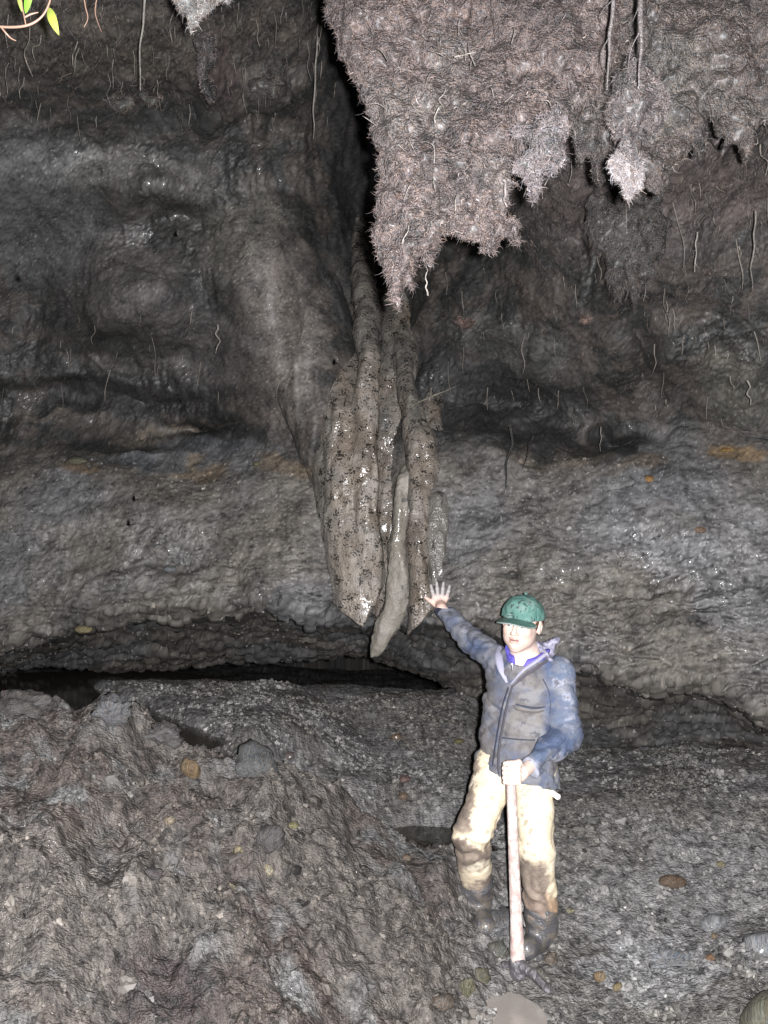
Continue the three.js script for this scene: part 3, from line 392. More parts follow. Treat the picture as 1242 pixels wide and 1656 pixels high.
mat('peat_tuft', [[838, 215], [842, 255], [838, 285], [850, 300], [858, 334], [868, 300], [884, 276], [912, 268], [918, 235], [905, 190], [870, 190]], 2.58, { thick: 0.045, hairs: 6000, tone: [0.068, 0.056, 0.055], label: 'pale frayed peat tongue beside the big curtain', fib: { tone: [0.12, 0.1, 0.1] }, grp: 'peat tufts' });
mat('peat_tuft', [[1002, 222], [1003, 244], [986, 262], [985, 272], [992, 288], [1007, 292], [1010, 318], [1019, 316], [1022, 296], [1027, 296], [1032, 309], [1038, 304], [1041, 284], [1038, 258], [1026, 246], [1027, 222]], 2.3, { thick: 0.022, h: 0.0055, warp: 0.45, hairs: 5000, tone: [0.085, 0.072, 0.07], label: 'bright almost white hanging peat tassel under two thick roots', fib: { len: [0.004, 0.013], tone: [0.13, 0.113, 0.11] }, swell: 0.015, grp: 'peat tufts' });
mat('peat_mat', [[890, -110], [905, 60], [915, 150], [920, 215], [942, 262], [958, 236], [972, 296], [992, 268], [1012, 322], [1040, 300], [1066, 336], [1084, 280], [1112, 232], [1128, 262], [1146, 190], [1160, 200], [1178, 246], [1196, 232], [1214, 248], [1240, 196], [1290, 190], [1340, 150], [1340, -110]], 3.02, { thick: 0.085, h: 0.01, lean: 0.1, hairs: 26000, tone: [0.054, 0.042, 0.037], label: 'browner peat curtain with a torn lower fringe reaching the right edge', fib: { tone: [0.075, 0.063, 0.055] }, swell: 0.1 });
mat('peat_tuft', [[262, -60], [272, -10], [286, 14], [298, 30], [306, 70], [313, 40], [320, 48], [330, 22], [345, 8], [365, -20], [375, -60]], 2.9, { thick: 0.035, hairs: 5000, tone: [0.09, 0.078, 0.072], label: 'pale clump of roots hanging at the top edge on the left', fib: { tone: [0.16, 0.14, 0.13] }, grp: 'peat tufts' });
mat('peat_tuft', [[942, 330], [950, 380], [972, 410], [985, 460], [1000, 480], [1018, 455], [1026, 502], [1036, 470], [1062, 440], [1085, 380], [1075, 320], [1010, 300]], 4.2, { thick: 0.08, h: 0.012, hairs: 5000, tone: [0.036, 0.029, 0.026], label: 'dark fringed peat lobe below the white tassel', fib: { len: [0.008, 0.035], down: 0.8, jit: 0.5, tone: [0.055, 0.045, 0.04] }, grp: 'peat tufts' });
mat('peat_tuft', [[312, 60], [320, 110], [328, 150], [336, 172], [346, 150], [348, 100], [345, 50]], 4.35, { thick: 0.06, h: 0.012, hairs: 2500, tone: [0.03, 0.024, 0.023], label: 'dark glossy peat stalactite on the upper left', grp: 'peat tufts' });
// loose scraps of sod still hanging on the face
[[190, 165, 28, 'dull brown scrap of sod left of the long pale root'], [243, 158, 20, 'brown leafy scrap at the foot of the long pale root'], [430, 140, 34, 'grey scrap of sod under the ledge on the upper left'], [748, 522, 20, 'reddish scrap of sod right of the curtain tip'], [945, 518, 14, 'small reddish scrap of sod in the right face']].forEach(([x, y, s, label], i) =>
  mat('sod_scrap', [[x - s, y - s * 0.35], [x - s * 0.7, y + s * 0.2], [x - s * 0.1, y + s * 0.6], [x + s * 0.6, y + s * 0.45], [x + s, y - s * 0.1], [x + s * 0.4, y - s * 0.5]], faceDepth(x, y) - 0.1, { thick: 0.03, h: 0.009, hairs: 500, tone: i > 2 ? [0.1, 0.06, 0.048] : [0.06, 0.052, 0.044], label, category: 'sod', swell: 0.01, fib: { tone: [0.12, 0.09, 0.075] }, grp: 'scraps of sod' }));
// root hairs standing out of the peaty upper face
fuzz('root_hairs', bluff.geometry, 26000, bluff, p => { const px = 621 + p.x / -p.z * F, py = 828 - (p.y - 2) / -p.z * F; if (px < -60 || px > 1300 || py < -40 || py > 700) return 0; const right = sstep(640, 900, px) * (1 - sstep(330, 700, py)), left = (1 - sstep(420, 640, px)) * (1 - sstep(60, 230, py)) * 0.5; return clamp(right + left + 0.04); }, { len: [0.012, 0.045], down: 0.9, out: 0.55, jit: 0.45, tone: [0.075, 0.06, 0.052] });

// ───────────────────────── roots ─────────────────────────
const rootMat = new THREE.MeshPhysicalMaterial({ vertexColors: true, bumpMap: rep(grainHeight, 3), bumpScale: 0.003, roughness: 0.45, clearcoat: 0.2, clearcoatRoughness: 0.3 });
function root(a, b, r, wig, tone, label, grp = 'hanging roots', bits = 2) {   // from a to b
  const L = a.distanceTo(b), pts = [], n = 7, dir = b.clone().sub(a); for (let i = 0; i <= n; i++) { const t = i / n, p = a.clone().addScaledVector(dir, t), w = wig * L * Math.sin(t * 3.14) ** 0.5 + wig * 0.3 * L * t; pts.push(p.add(new THREE.Vector3(w * n3(t * 3.1 + a.x * 7, a.y * 5, 1) * 1.6, w * 0.2 * n3(t * 4, a.x * 9, 5), w * n3(t * 3 + 8, a.y * 3, a.x * 6)))); }
  r *= 0.62; const o = group('root', a, label, 'root', grp), col = p => { const g = 1 + 0.4 * n3(p.x * 60, p.y * 60, p.z * 60); return tone.map(c => c * g); };
  mesh('main_root', shift(tube(pts, [r, r * 0.92, r * 0.8, r * 0.6, r * 0.25], 7, 26, col, 1, r * 0.4), a), rootMat, o);
  for (let k = 0; k < bits; k++) { const t = rr(0.3, 0.9), s = pts[Math.round(t * n)], e = s.clone().add(new THREE.Vector3(rr(-0.1, 0.1) * L, -rr(0.1, 0.3) * L, rr(-0.02, 0.05) * L)); mesh('rootlet', shift(tube([s, s.clone().lerp(e, 0.5).add(new THREE.Vector3(rr(-0.05, 0.05) * L, 0, 0)), e], [r * 0.3, r * 0.22, r * 0.1], 5, 8, col), a), rootMat, o); }
  return o;
}
mat('peat_tuft', [[985, 150], [988, 200], [1000, 222], [1016, 214], [1034, 222], [1050, 205], [1072, 208], [1080, 170], [1050, 110], [1000, 110]], 2.62, { thick: 0.06, h: 0.008, hairs: 6000, tone: [0.056, 0.045, 0.043], label: 'brown peat knob from which the white tassel hangs', fib: { tone: [0.085, 0.07, 0.066] }, grp: 'peat tufts' });
const PALE = [0.13, 0.116, 0.102], DULL = [0.08, 0.07, 0.058], DARKR = [0.012, 0.011, 0.01];
root(at(994, -60, 2.62), at(982, 146, 2.62), 0.010, 0.025, [0.075, 0.066, 0.063], 'thick mauve root left of the pair above the white tassel');
root(at(1036, -70, 2.5), at(1034, 140, 2.42), 0.011, 0.02, [0.075, 0.066, 0.063], 'thick mauve root right of the pair above the white tassel');
root(at(234, -30, 3.9), at(228, 146, 4.1), 0.008, 0.03, PALE, 'long pale straight root hanging on the upper left');
root(at(514, 60, 5.0), at(508, 225, 5.1), 0.008, 0.04, PALE, 'lone whitish root hanging under the ledge left of the crevice', 'hanging roots', 1);
root(at(352, 525, 5.55), at(349, 572, 5.55), 0.009, 0.14, PALE, 'short crooked white root in the middle of the left face', 'hanging roots', 0);
root(at(664, 657, 5.45), at(736, 625, 5.5), 0.008, 0.05, [0.11, 0.1, 0.075], 'bare stick jutting out of the ice toward the right', undefined, 0);
root(at(826, 690, 5.4), at(818, 790, 5.28), 0.014, 0.05, DARKR, 'black root hanging over the grey silt above the capped head', 'hanging roots', 1);
root(at(862, 705, 5.4), at(846, 758, 5.28), 0.008, 0.12, DARKR, 'thin black root curling beside the thicker black one', 'hanging roots', 0);
root(at(1128, 375, 4.1), at(1124, 440, 4.15), 0.006, 0.04, PALE, 'thin forked pale root right of the dark peat lobe');
root(at(1222, 340, 4.0), at(1216, 470, 4.2), 0.006, 0.035, PALE, 'long thin pale root near the right edge');
root(at(972, 690, 5.3), at(971, 730, 5.3), 0.006, 0.05, DULL, 'short grey root hanging before the black holes', 'hanging roots', 0);
root(at(1208, 615, 4.7), at(1214, 655, 4.7), 0.008, 0.14, PALE, 'bent whitish root by the right edge above the silt', 'hanging roots', 0);
root(at(650, 395, 2.6), at(660, 360, 2.6), 0.003, 0.2, PALE, 'fine pale root curling on the curtain just above its tip', undefined, 1);
root(at(692, 478, 2.72), at(688, 430, 2.72), 0.004, 0.1, PALE, 'single thread hanging beside the curtain tip', undefined, 0);
root(at(815, 290, 2.7), at(820, 335, 2.7), 0.008, 0.1, [0.12, 0.1, 0.095], 'stubby bent root at the curtain bottom right', undefined, 0);
root(at(735, 92, 2.72), at(770, 84, 2.7), 0.004, 0.08, PALE, 'thin straight root lying across the curtain near its top', undefined, 0);
root(at(704, 200, 2.68), at(722, 145, 2.7), 0.004, 0.18, PALE, 'pale forked rootlet on the middle of the curtain');
// the many fine rootlets of the face: parts of the bluff
for (let k = 0, guard = 0; k < 190 && guard < 4000; guard++) {
  const left = rnd() < 0.42, px = left ? rr(-10, 560) : rr(690, 1250), py = left ? (rnd() < 0.7 ? rr(-20, 190) : rr(500, 640)) : (rnd() < 0.6 ? rr(20, 420) : rr(420, 690)); if (!left && px < 920 && py < 420) continue;
  const d = faceDepth(px, py) - 0.03, a = at(px, py, d), L = rr(0.04, 0.16) * (rnd() < 0.15 ? 2 : 1), r = rr(0.0014, 0.0034), b = a.clone().add(new THREE.Vector3(rr(-0.15, 0.15) * L, -L, rr(0, 0.35) * L)), g = rr(0.35, 1.1), col = () => [0.15 * g, 0.13 * g, 0.11 * g];
  mesh('rootlet', tube([a, a.clone().lerp(b, 0.35).add(new THREE.Vector3(rr(-0.06, 0.06) * L, 0, 0)), a.clone().lerp(b, 0.7).add(new THREE.Vector3(rr(-0.06, 0.06) * L, 0, rr(-0.02, 0.05))), b], [r, r, r * 0.8, r * 0.3], 5, 9, col), rootMat, bluff); k++;
}
// rootlets on the big curtain
{ const cur = scene.getObjectByName('peat_mat'); for (let k = 0; k < 34; k++) { const px = rr(570, 940), py = rr(-10, 330); if (px < 600 && py > 120) continue; const a = at(px, py, 2.62 * (1 + 0.36 * (511 - py) / F) - 0.1).sub(cur.position), L = rr(0.02, 0.07), th = rr(0, 6.28), b = a.clone().add(new THREE.Vector3(Math.cos(th) * L, Math.sin(th) * L, 0.01)), g = rr(0.6, 1.3), r = rr(0.0008, 0.0018), z = 0; mesh('rootlet', tube([a, a.clone().lerp(b, 0.5).add(new THREE.Vector3(rr(-0.2, 0.2) * L, rr(-0.2, 0.2) * L, 0.02)), b], [r, r, r * 0.4], 5, 8, () => [0.13 * g, 0.112 * g, 0.1 * g]), rootMat, cur); } }

// ───────────────────────── leafy twig at the top left ─────────────────────────
{
  const D = 2.55, base = at(80, -30, D), o = group('willow_twig', base, 'pinkish twig with bright green leaves dangling at the top left corner', 'twig');
  const bark = new THREE.MeshPhysicalMaterial({ color: new THREE.Color().setRGB(0.17, 0.105, 0.075), roughness: 0.5 }), stem = (pts, r, n = 'stem') => mesh(n, shift(tube(pts.map(([x, y, e = 0]) => at(x, y, D + e)), r, 7, 24), base), bark, o);
  stem([[86, -30], [80, 4], [70, 24], [56, 36], [40, 42], [16, 44], [-14, 42]], [0.0022, 0.0026, 0.003, 0.0036, 0.0036, 0.003]);
  stem([[2, 44], [10, 54], [18, 62, 0.01], [26, 66, 0.02]], [0.0028, 0.0022, 0.0015], 'side_stem'); stem([[42, 41], [39, 26], [36, 10], [34, -6]], [0.002, 0.0016, 0.001], 'side_stem'); stem([[40, 28], [50, 23], [62, 20]], [0.0025, 0.0028, 0.0012], 'bud'); stem([[134, -20, 0.2], [138, 10, 0.2], [142, 30, 0.2], [136, 44, 0.2]], [0.002, 0.0016, 0.001], 'side_stem'); stem([[158, -10, 0.3], [154, 20, 0.3], [164, 52, 0.3]], [0.0016, 0.0014, 0.0006], 'side_stem');
  const leafMat = c => new THREE.MeshPhysicalMaterial({ color: new THREE.Color().setRGB(...c), roughness: 0.5, transmission: 0.25, thickness: 0, side: THREE.DoubleSide });
  const leaf = (a, b, w, c, bend) => { const P = at(...a), Q = at(...b), dir = Q.clone().sub(P), sd = new THREE.Vector3(-dir.y, dir.x, 0).normalize(), pos = [], uv = [], n = 12; for (let i = 0; i <= n; i++) { const t = i / n, ww = w * Math.pow(Math.sin(Math.PI * Math.pow(t, 0.85)), 0.8) * (t > 0.985 ? 0.05 : 1); for (let s = -2; s <= 2; s++) { const p = P.clone().addScaledVector(dir, t).addScaledVector(sd, ww * s / 2); p.z += bend * Math.sin(t * 3) - 0.12 * Math.abs(s) * ww; pos.push(p.x, p.y, p.z); uv.push(t, s); } }
    mesh('leaf', shift(geometry(pos, gridIndex(5, n + 1), uv), base), leafMat(c), o); };
  leaf([79, 12, D], [96, 58, D - 0.03], 0.011, [0.3, 0.36, 0.06], 0.015); leaf([41, 22, D], [56, -26, D - 0.03], 0.01, [0.14, 0.32, 0.03], 0.01); leaf([36, 20, D], [30, -22, D + 0.02], 0.006, [0.2, 0.22, 0.06], 0.01);
}

// ───────────────────────── the person ─────────────────────────
{
  const J = { neck: at(852, 1066, 4.56), pelvis: at(834, 1255, 4.55), chest: at(846, 1120, 4.56),
    shR: at(808, 1070, 4.64), elR: at(760, 1034, 4.86), wrR: at(714, 984, 5.04), shL: at(902, 1088, 4.5), elL: at(914, 1188, 4.42), wrL: at(858, 1238, 4.2),
    hipR: at(802, 1254, 4.58), knR: at(763, 1350, 4.4), anR: at(772, 1440, 4.6), hipL: at(864, 1260, 4.5), knL: at(867, 1374, 4.38), anL: at(877, 1500, 4.44) };
  const base = new THREE.Vector3(J.pelvis.x, ground(J.pelvis.x, -4.45), -4.45);
  const o = group('person', base, 'person in muddy blue jacket and tan trousers, one hand on the ice, holding a pick', 'person');
  const V = (x, y, z) => new THREE.Vector3(x, y, z);
  const part = (n, g, m, p = o) => mesh(n, p === o ? shift(g, base) : shift(g, base), m, p);
  // frames
  const up = J.neck.clone().sub(J.pelvis).normalize(), rt = J.shL.clone().sub(J.shR); rt.addScaledVector(up, -rt.dot(up)).normalize(); const fw = rt.clone().cross(up).normalize();   // image right, up, towards the camera
  const TL = J.neck.distanceTo(J.pelvis);
  const torsoR = table([-0.12, 0, 0.12, 0.25, 0.38, 0.46, 0.52, 0.57, 0.62].map(v => v), [0.216, 0.208, 0.192, 0.186, 0.188, 0.175, 0.13, 0.085, 0.06]);
  const torso = (x, y, z, grow) => { const qx = x - J.pelvis.x, qy = y - J.pelvis.y, qz = z - J.pelvis.z, a = qx * rt.x + qy * rt.y + qz * rt.z, b = qx * up.x + qy * up.y + qz * up.z, c = qx * fw.x + qy * fw.y + qz * fw.z; const r = torsoR(b) + grow; const e = Math.hypot(a, c * 1.42) - r; return Math.max(e * 0.72, b - 0.6, -0.14 - b); };
  const wrinkle = (x, y, z, k) => k * (ridge(x * 9 + y * 5, y * 17, z * 8, 2) * 0.5 + fbm(x * 24, y * 24, z * 24, 2) * 0.35);
  // --- jacket
  const hem = (x, y) => { const px = 621 + x / 4.5 * F; const hy = 2 + (828 - (1236 + (px - 763) * 0.36 - 0.0008 * (px - 763) ** 2)) / F * 4.5; return hy - y; };
  const jacketSolid = (x, y, z) => {
    let d = torso(x, y, z, 0.004);
    d = smin(d, cone(x, y, z, J.shR, J.elR, 0.074, 0.064), 0.05); d = smin(d, cone(x, y, z, J.elR, J.wrR, 0.064, 0.05), 0.02);
    let l = cone(x, y, z, J.shL, J.elL, 0.082, 0.076); l = smin(l, cone(x, y, z, J.elL, J.wrL, 0.074, 0.052), 0.03);
    d = smin(d, l, 0.022);
    return d;
  };
  const armAmt = (x, y, z) => { const l = Math.min(cone(x, y, z, J.shL, J.elL, 0.08, 0.075), cone(x, y, z, J.elL, J.wrL, 0.075, 0.055)), r = Math.min(cone(x, y, z, J.shR, J.elR, 0.07, 0.062), cone(x, y, z, J.elR, J.wrR, 0.062, 0.05)); return [sstep(0.03, -0.01, l), sstep(0.03, -0.02, r)]; };
  const neckCut = (x, y, z) => cone(x, y, z, J.neck.clone().addScaledVector(up, -0.05).addScaledVector(fw, 0.02), J.neck.clone().addScaledVector(up, 0.2).addScaledVector(fw, 0.05), 0.066, 0.1);
  const cuffR = J.wrR.clone().sub(J.elR).normalize(), cuffL = J.wrL.clone().sub(J.elL).normalize();
  const folds = (x, y, z) => {
    let k = wrinkle(x, y, z, 0.009);
    const t = (p, a, b) => { const u = b.clone().sub(a); return (p[0] - a.x) * u.x / u.lengthSq() + (p[1] - a.y) * u.y / u.lengthSq() + (p[2] - a.z) * u.z / u.lengthSq(); };
    k += 0.012 * Math.pow(Math.max(0, 1 - 3.2 * Math.abs(n3(x * 5 + 2.5 * y, y * 7 - x * 3, z * 4))), 2); const [l, r] = armAmt(x, y, z); if (l > 0.3) { const s = t([x, y, z], J.shL, J.elL); k += l * 0.006 * Math.sin(s * 17 + 2 * n3(x * 8, y * 8, z * 8) + x * 40) * sstep(0.3, 0.9, s); } if (r > 0.3) { const s = t([x, y, z], J.elR, J.wrR); k += r * 0.004 * Math.sin(s * 20 + 3 * n3(x * 9, y * 9, z * 9)); }
    const f = y - J.pelvis.y; k += 0.009 * Math.sin(f * 38 + x * 22 + 2.5 * n3(x * 7, y * 7, z * 7)) * sstep(0.28, 0.02, f); return k; };
  const jacketF = (x, y, z) => {
    let d = jacketSolid(x, y, z); if (d > 0.08) return d; d += folds(x, y, z);
    d = Math.max(d, hem(x, y) * (Math.abs(x - J.wrL.x) < 0.11 && z > -4.34 ? -1 : 1) > 0 && !(armAmt(x, y, z)[0] > 0.5) ? hem(x, y) : -1);
    d = Math.max(d, -neckCut(x, y, z));
    d = Math.max(d, (x - J.wrR.x) * cuffR.x + (y - J.wrR.y) * cuffR.y + (z - J.wrR.z) * cuffR.z - 0.005, (x - J.wrL.x) * cuffL.x + (y - J.wrL.y) * cuffL.y + (z - J.wrL.z) * cuffL.z > 0.012 && armAmt(x, y, z)[0] > 0.4 ? (x - J.wrL.x) * cuffL.x + (y - J.wrL.y) * cuffL.y + (z - J.wrL.z) * cuffL.z - 0.012 : -1);
    return d; };
  const jc = (x, y, z) => {
    const [l, r] = armAmt(x, y, z), w = fbm(x * 7 + 2, y * 7, z * 7, 3), w2 = fbm(x * 26, y * 26, z * 26, 3), b = (y - J.pelvis.y);
    let c = mixc([0.062, 0.085, 0.15], [0.11, 0.135, 0.195], sstep(-0.3, 0.4, w));                               // blue cloth
    const arm = Math.max(l, r * 0.8);
    const mud = mixc([0.17, 0.155, 0.145], [0.12, 0.11, 0.112], sstep(-0.2, 0.3, w2));
    c = mixc(c, mud, (1 - arm) * clamp(0.8 + 0.8 * w + 0.45 * w2 - 0.9 * sstep(0.12, -0.06, b)));                 // the body is caked with mud
    c = mixc(c, [0.27, 0.275, 0.33], l * sstep(0.1, 0.4, w + 0.5 * w2 + 0.9 * sstep(0.2, 0.02, b) - 0.15));             // dried pale mud on the forearm
    c = mixc(c, [0.16, 0.16, 0.175], r * 0.7 * sstep(-0.1, 0.4, w2 + 0.5 * w));
    c = mixc(c, [0.21, 0.205, 0.21], (0.7 - 0.3 * arm) * sstep(0.1, 0.45, fbm(x * 11 + 7, y * 16, z * 11, 3)));
    c = mixc(c, [0.045, 0.048, 0.06], sstep(0.5, 0.62, w2 + 0.25 * w) * 0.7);
    const cr = (x - J.wrR.x) * cuffR.x + (y - J.wrR.y) * cuffR.y + (z - J.wrR.z) * cuffR.z; if (r > 0.3 && cr > -0.035) c = [0.02, 0.024, 0.045];
    return c; };
  const clothBump = rep(grainHeight, 4);
  const jacketMat = new THREE.MeshPhysicalMaterial({ vertexColors: true, roughness: 0.72, bumpMap: clothBump, bumpScale: 0.0025, sheen: 0.15, sheenRoughness: 0.6 });
  const jkt = part('jacket', solid(jacketF, [0.16, 0.72, -5.18], [0.96, 1.52, -4.02], 0.0062, jc), jacketMat);
  // a point of the jacket that a sight line meets
  const hit = (px, py, off = 0.004, f = jacketF) => { const dir = at(px, py, 1).sub(camera.position); let d = 3.9; for (let i = 0; i < 120; i++) { const p = camera.position.clone().addScaledVector(dir, d), e = f(p.x, p.y, p.z); if (e < 0.0008) break; d += Math.min(e, 0.05) * 0.7; if (d > 5.4) { d = 4.5; break; } } return camera.position.clone().addScaledVector(dir, d - off); };
  const strip = (n, pts, r, m, sq = 1, p = jkt, seg = 30, off = 0.002) => part(n, tube(pts.map(q => hit(q[0], q[1], off)), r, 8, seg, null, sq), m, p);
  const cm = (r, g, b, o2 = {}) => new THREE.MeshPhysicalMaterial({ color: new THREE.Color().setRGB(r, g, b), roughness: 0.65, bumpMap: clothBump, bumpScale: 0.002, ...o2 });
  const lining = cm(0.34, 0.33, 0.42), navy = cm(0.02, 0.023, 0.045), seam = cm(0.035, 0.04, 0.06), purple = cm(0.075, 0.06, 0.34);
  strip('zip', [[822, 1112], [813, 1140], [806, 1175], [801, 1205], [797, 1235], [798, 1254]], [0.006, 0.006, 0.006, 0.006], navy, 0.6);
  strip('storm_flap', [[829, 1108], [820, 1140], [813, 1175], [807, 1210], [806, 1245], [808, 1258]], [0.01, 0.012, 0.012, 0.01], cm(0.065, 0.062, 0.075), 0.45);
  strip('pocket_welt', [[834, 1139], [850, 1143], [868, 1145], [882, 1143]], [0.003, 0.005, 0.005, 0.003], seam);
  strip('pocket_welt', [[832, 1146], [850, 1151], [868, 1152], [880, 1149]], [0.003, 0.004, 0.004, 0.003], cm(0.09, 0.08, 0.075));
  strip('pocket_seam', [[812, 1193], [840, 1196], [865, 1197]], [0.003, 0.003, 0.003], seam);
  strip('yoke_seam', [[878, 1098], [888, 1120], [890, 1150], [884, 1180]], [0.003, 0.003, 0.003], cm(0.05, 0.055, 0.08));
  // open neck: lining lapels, fleece collar, hood
  strip('lapel', [[808, 1046], [807, 1062], [811, 1082], [820, 1104]], [0.012, 0.018, 0.016, 0.005], lining, 0.5, jkt, 30, 0.004);
  strip('lapel', [[884, 1056], [866, 1070], [846, 1084], [826, 1106]], [0.018, 0.02, 0.014, 0.005], lining, 0.5, jkt, 30, 0.004);
  strip('lapel_edge', [[890, 1064], [868, 1080], [848, 1093], [828, 1111]], [0.006, 0.008, 0.008, 0.004], cm(0.07, 0.06, 0.075), 0.7, jkt, 30, 0.008);
  // --- head frame
  const hc = at(844, 1009, 4.5), hf = V(-0.42, -0.02, 0.9).normalize(), hu = V(0.12, 0.99, 0.05); hu.addScaledVector(hf, -hu.dot(hf)).normalize(); const hr = hu.clone().cross(hf).normalize();   // image right, up, forward
  const H = (x, y, z) => { const a = x - hc.x, b = y - hc.y, c = z - hc.z; return [a * hr.x + b * hr.y + c * hr.z, a * hu.x + b * hu.y + c * hu.z, a * hf.x + b * hf.y + c * hf.z]; };
  const W = (a, b, c) => hc.clone().addScaledVector(hr, a).addScaledVector(hu, b).addScaledVector(hf, c);
  const e3 = (p, c, r) => ell(p[0], p[1], p[2], ...c, ...r);
  const headF = (x, y, z) => {
    const p = H(x, y, z), q = [Math.abs(p[0]), p[1], p[2]];
    let d = e3(p, [0, 0.03, -0.012], [0.077, 0.098, 0.096]); d = smin(d, e3(p, [0, -0.03, 0.03], [0.062, 0.085, 0.062]), 0.03);
    d = smin(d, cone(...p, V(0, -0.088, 0.068), V(0, -0.094, 0.06), 0.02, 0.024), 0.03); d = smin(d, e3(q, [0.043, -0.052, 0.02], [0.024, 0.036, 0.045]), 0.025);   // chin, jaw
    d = smin(d, e3(q, [0.036, -0.02, 0.068], [0.022, 0.02, 0.018]), 0.02);                                                                     // cheekbone
    d = smin(d, cone(...p, V(0, 0.012, 0.092), V(0, -0.03, 0.112), 0.007, 0.0115), 0.012); d = smin(d, e3(q, [0.011, -0.034, 0.1], [0.009, 0.008, 0.01]), 0.006);   // nose
    d = smin(d, e3(q, [0.03, 0.022, 0.084], [0.022, 0.006, 0.01]), 0.012);                                                                     // brow
    d = -smin(-d, e3(q, [0.031, 0.004, 0.101], [0.017, 0.011, 0.016]), 0.012);                                                                 // eye socket
    d = smin(d, e3(q, [0.031, 0.003, 0.079], [0.013, 0.0105, 0.012]), 0.004);                                                                   // eyeball and lids
    d = smin(d, e3(p, [0, -0.056, 0.091], [0.021, 0.006, 0.009]), 0.006); d = smin(d, e3(p, [0, -0.069, 0.089], [0.018, 0.006, 0.009]), 0.006); d = -smin(-d, e3(p, [0, -0.0625, 0.104], [0.022, 0.003, 0.012]), 0.004);   // lips, mouth
    d = smin(d, Math.max(e3(q, [0.08, -0.004, -0.012], [0.011, 0.032, 0.02]), -e3(q, [0.09, -0.002, -0.008], [0.007, 0.02, 0.011])), 0.006);      // ear
    return d; };
  const neckF = (x, y, z) => cone(x, y, z, W(0, -0.05, -0.025), J.neck.clone().addScaledVector(up, -0.08), 0.056, 0.07);
  const skinC = (x, y, z) => { const p = H(x, y, z), q = Math.abs(p[0]); let c = [0.52, 0.39, 0.33]; if (Math.abs(p[1]) > 0.2) return c;
    c = mixc(c, [0.5, 0.27, 0.22], 0.5 * Math.exp(-(((q - 0.042) / 0.02) ** 2 + ((p[1] + 0.028) / 0.02) ** 2)));
    if (p[2] > 0.06 && q < 0.024 && Math.abs(p[1] + 0.062) < 0.012) c = mixc(c, [0.42, 0.2, 0.17], 0.55); if (p[2] > 0.06 && q < 0.02 && Math.abs(p[1] + 0.0625) < 0.0032) c = [0.2, 0.1, 0.09];
    if (p[2] > 0.06 && q > 0.013 && q < 0.05 && Math.abs(p[1] - 0.021 - (q - 0.03) * 0.1) < 0.0045) c = [0.16, 0.09, 0.06];
    if (p[2] > 0.06 && ((q - 0.031) / 0.0135) ** 2 + ((p[1] - 0.002) / 0.0065) ** 2 < 1) c = Math.hypot(q - 0.031 + (p[0] > 0 ? 0.002 : -0.002), p[1] - 0.002) < 0.0068 ? [0.05, 0.05, 0.05] : [0.42, 0.38, 0.36];
    if (p[2] > 0.055 && ((q - 0.031) / 0.0155) ** 2 + ((p[1] - 0.0095) / 0.004) ** 2 < 1) c = [0.1, 0.06, 0.045];
    return c; };
  // --- hands
  const finger = (pts, r) => (x, y, z) => { let d = 1; for (let i = 0; i < pts.length - 1; i++) d = smin(d, cone(x, y, z, pts[i], pts[i + 1], r[i], r[i + 1]), 0.004); return d; };
  // his right hand, spread flat on the ice: wrist below, fingers up
  const HR = { d: 5.12 }, hp = (px, py, e = 0) => at(px, py, HR.d - e);
  const fingersR = [[[702, 966], [699, 956], [697, 947]], [[708, 964], [707, 952], [706, 942]], [[715, 964], [716, 952], [717, 943]], [[722, 966], [725, 956], [727, 948]]].map(f => finger([hp(...f[0], 0.012), hp(...f[1], 0.022), hp(...f[2], 0.006)], [0.0105, 0.0095, 0.0075]));
  const thumbR = finger([hp(704, 978, 0.008), hp(696, 972, 0.014), hp(688, 966, 0.006)], [0.013, 0.011, 0.0085]);
  const handR = (x, y, z) => { let d = cone(x, y, z, J.wrR, hp(712, 976, 0.008), 0.028, 0.026); for (const [a, b] of [[702, 967], [708, 965], [715, 965], [722, 967]]) d = smin(d, cone(x, y, z, hp(712, 980, 0.012), hp(a, b, 0.012), 0.018, 0.0125), 0.01); let f = thumbR(x, y, z); for (const g of fingersR) f = Math.min(f, g(x, y, z)); return smin(d, f, 0.006); };
  // his left hand, closed on the handle
  const shaft0 = at(825, 1226, 4.12), shaft1 = at(838, 1566, 4.2), sdir = shaft1.clone().sub(shaft0).normalize();
  const grip = t => shaft0.clone().addScaledVector(sdir, t);
  const sx = V(1, 0, 0).addScaledVector(sdir, -sdir.x).normalize(), sz = sx.clone().cross(sdir).normalize(); if (sz.z < 0) sz.negate();
  const around = (t, ang, R) => grip(t).addScaledVector(sx, Math.cos(ang) * R).addScaledVector(sz, Math.sin(ang) * R);   // 0 = image right, 90° = towards the camera
  const fingersL = [0.036, 0.056, 0.076, 0.094].map((t, i) => finger([around(t - 0.002, -0.15, 0.041), around(t, 0.75, 0.037), around(t + 0.001, 1.75, 0.031), around(t + 0.002, 2.75, 0.029), around(t + 0.002, 3.5, 0.028)], [0.0125, 0.012, 0.0108, 0.0098, 0.0085].map(r => r * (i === 3 ? 0.88 : 1))));
  const thumbL = finger([around(0.05, -0.7, 0.036), around(0.018, 0.3, 0.034), around(0.012, 1.5, 0.03), around(0.016, 2.5, 0.03)], [0.017, 0.0145, 0.0115, 0.0095]);
  const handL = (x, y, z) => { let d = cone(x, y, z, J.wrL, around(0.068, -0.3, 0.05), 0.028, 0.03); for (const t of [0.036, 0.056, 0.076, 0.094]) d = smin(d, cone(x, y, z, around(0.068, -0.55, 0.062), around(t, -0.15, 0.041), 0.021, 0.0135), 0.01); let f = thumbL(x, y, z); for (const g of fingersL) f = Math.min(f, g(x, y, z)); return smin(d, f, 0.005); };
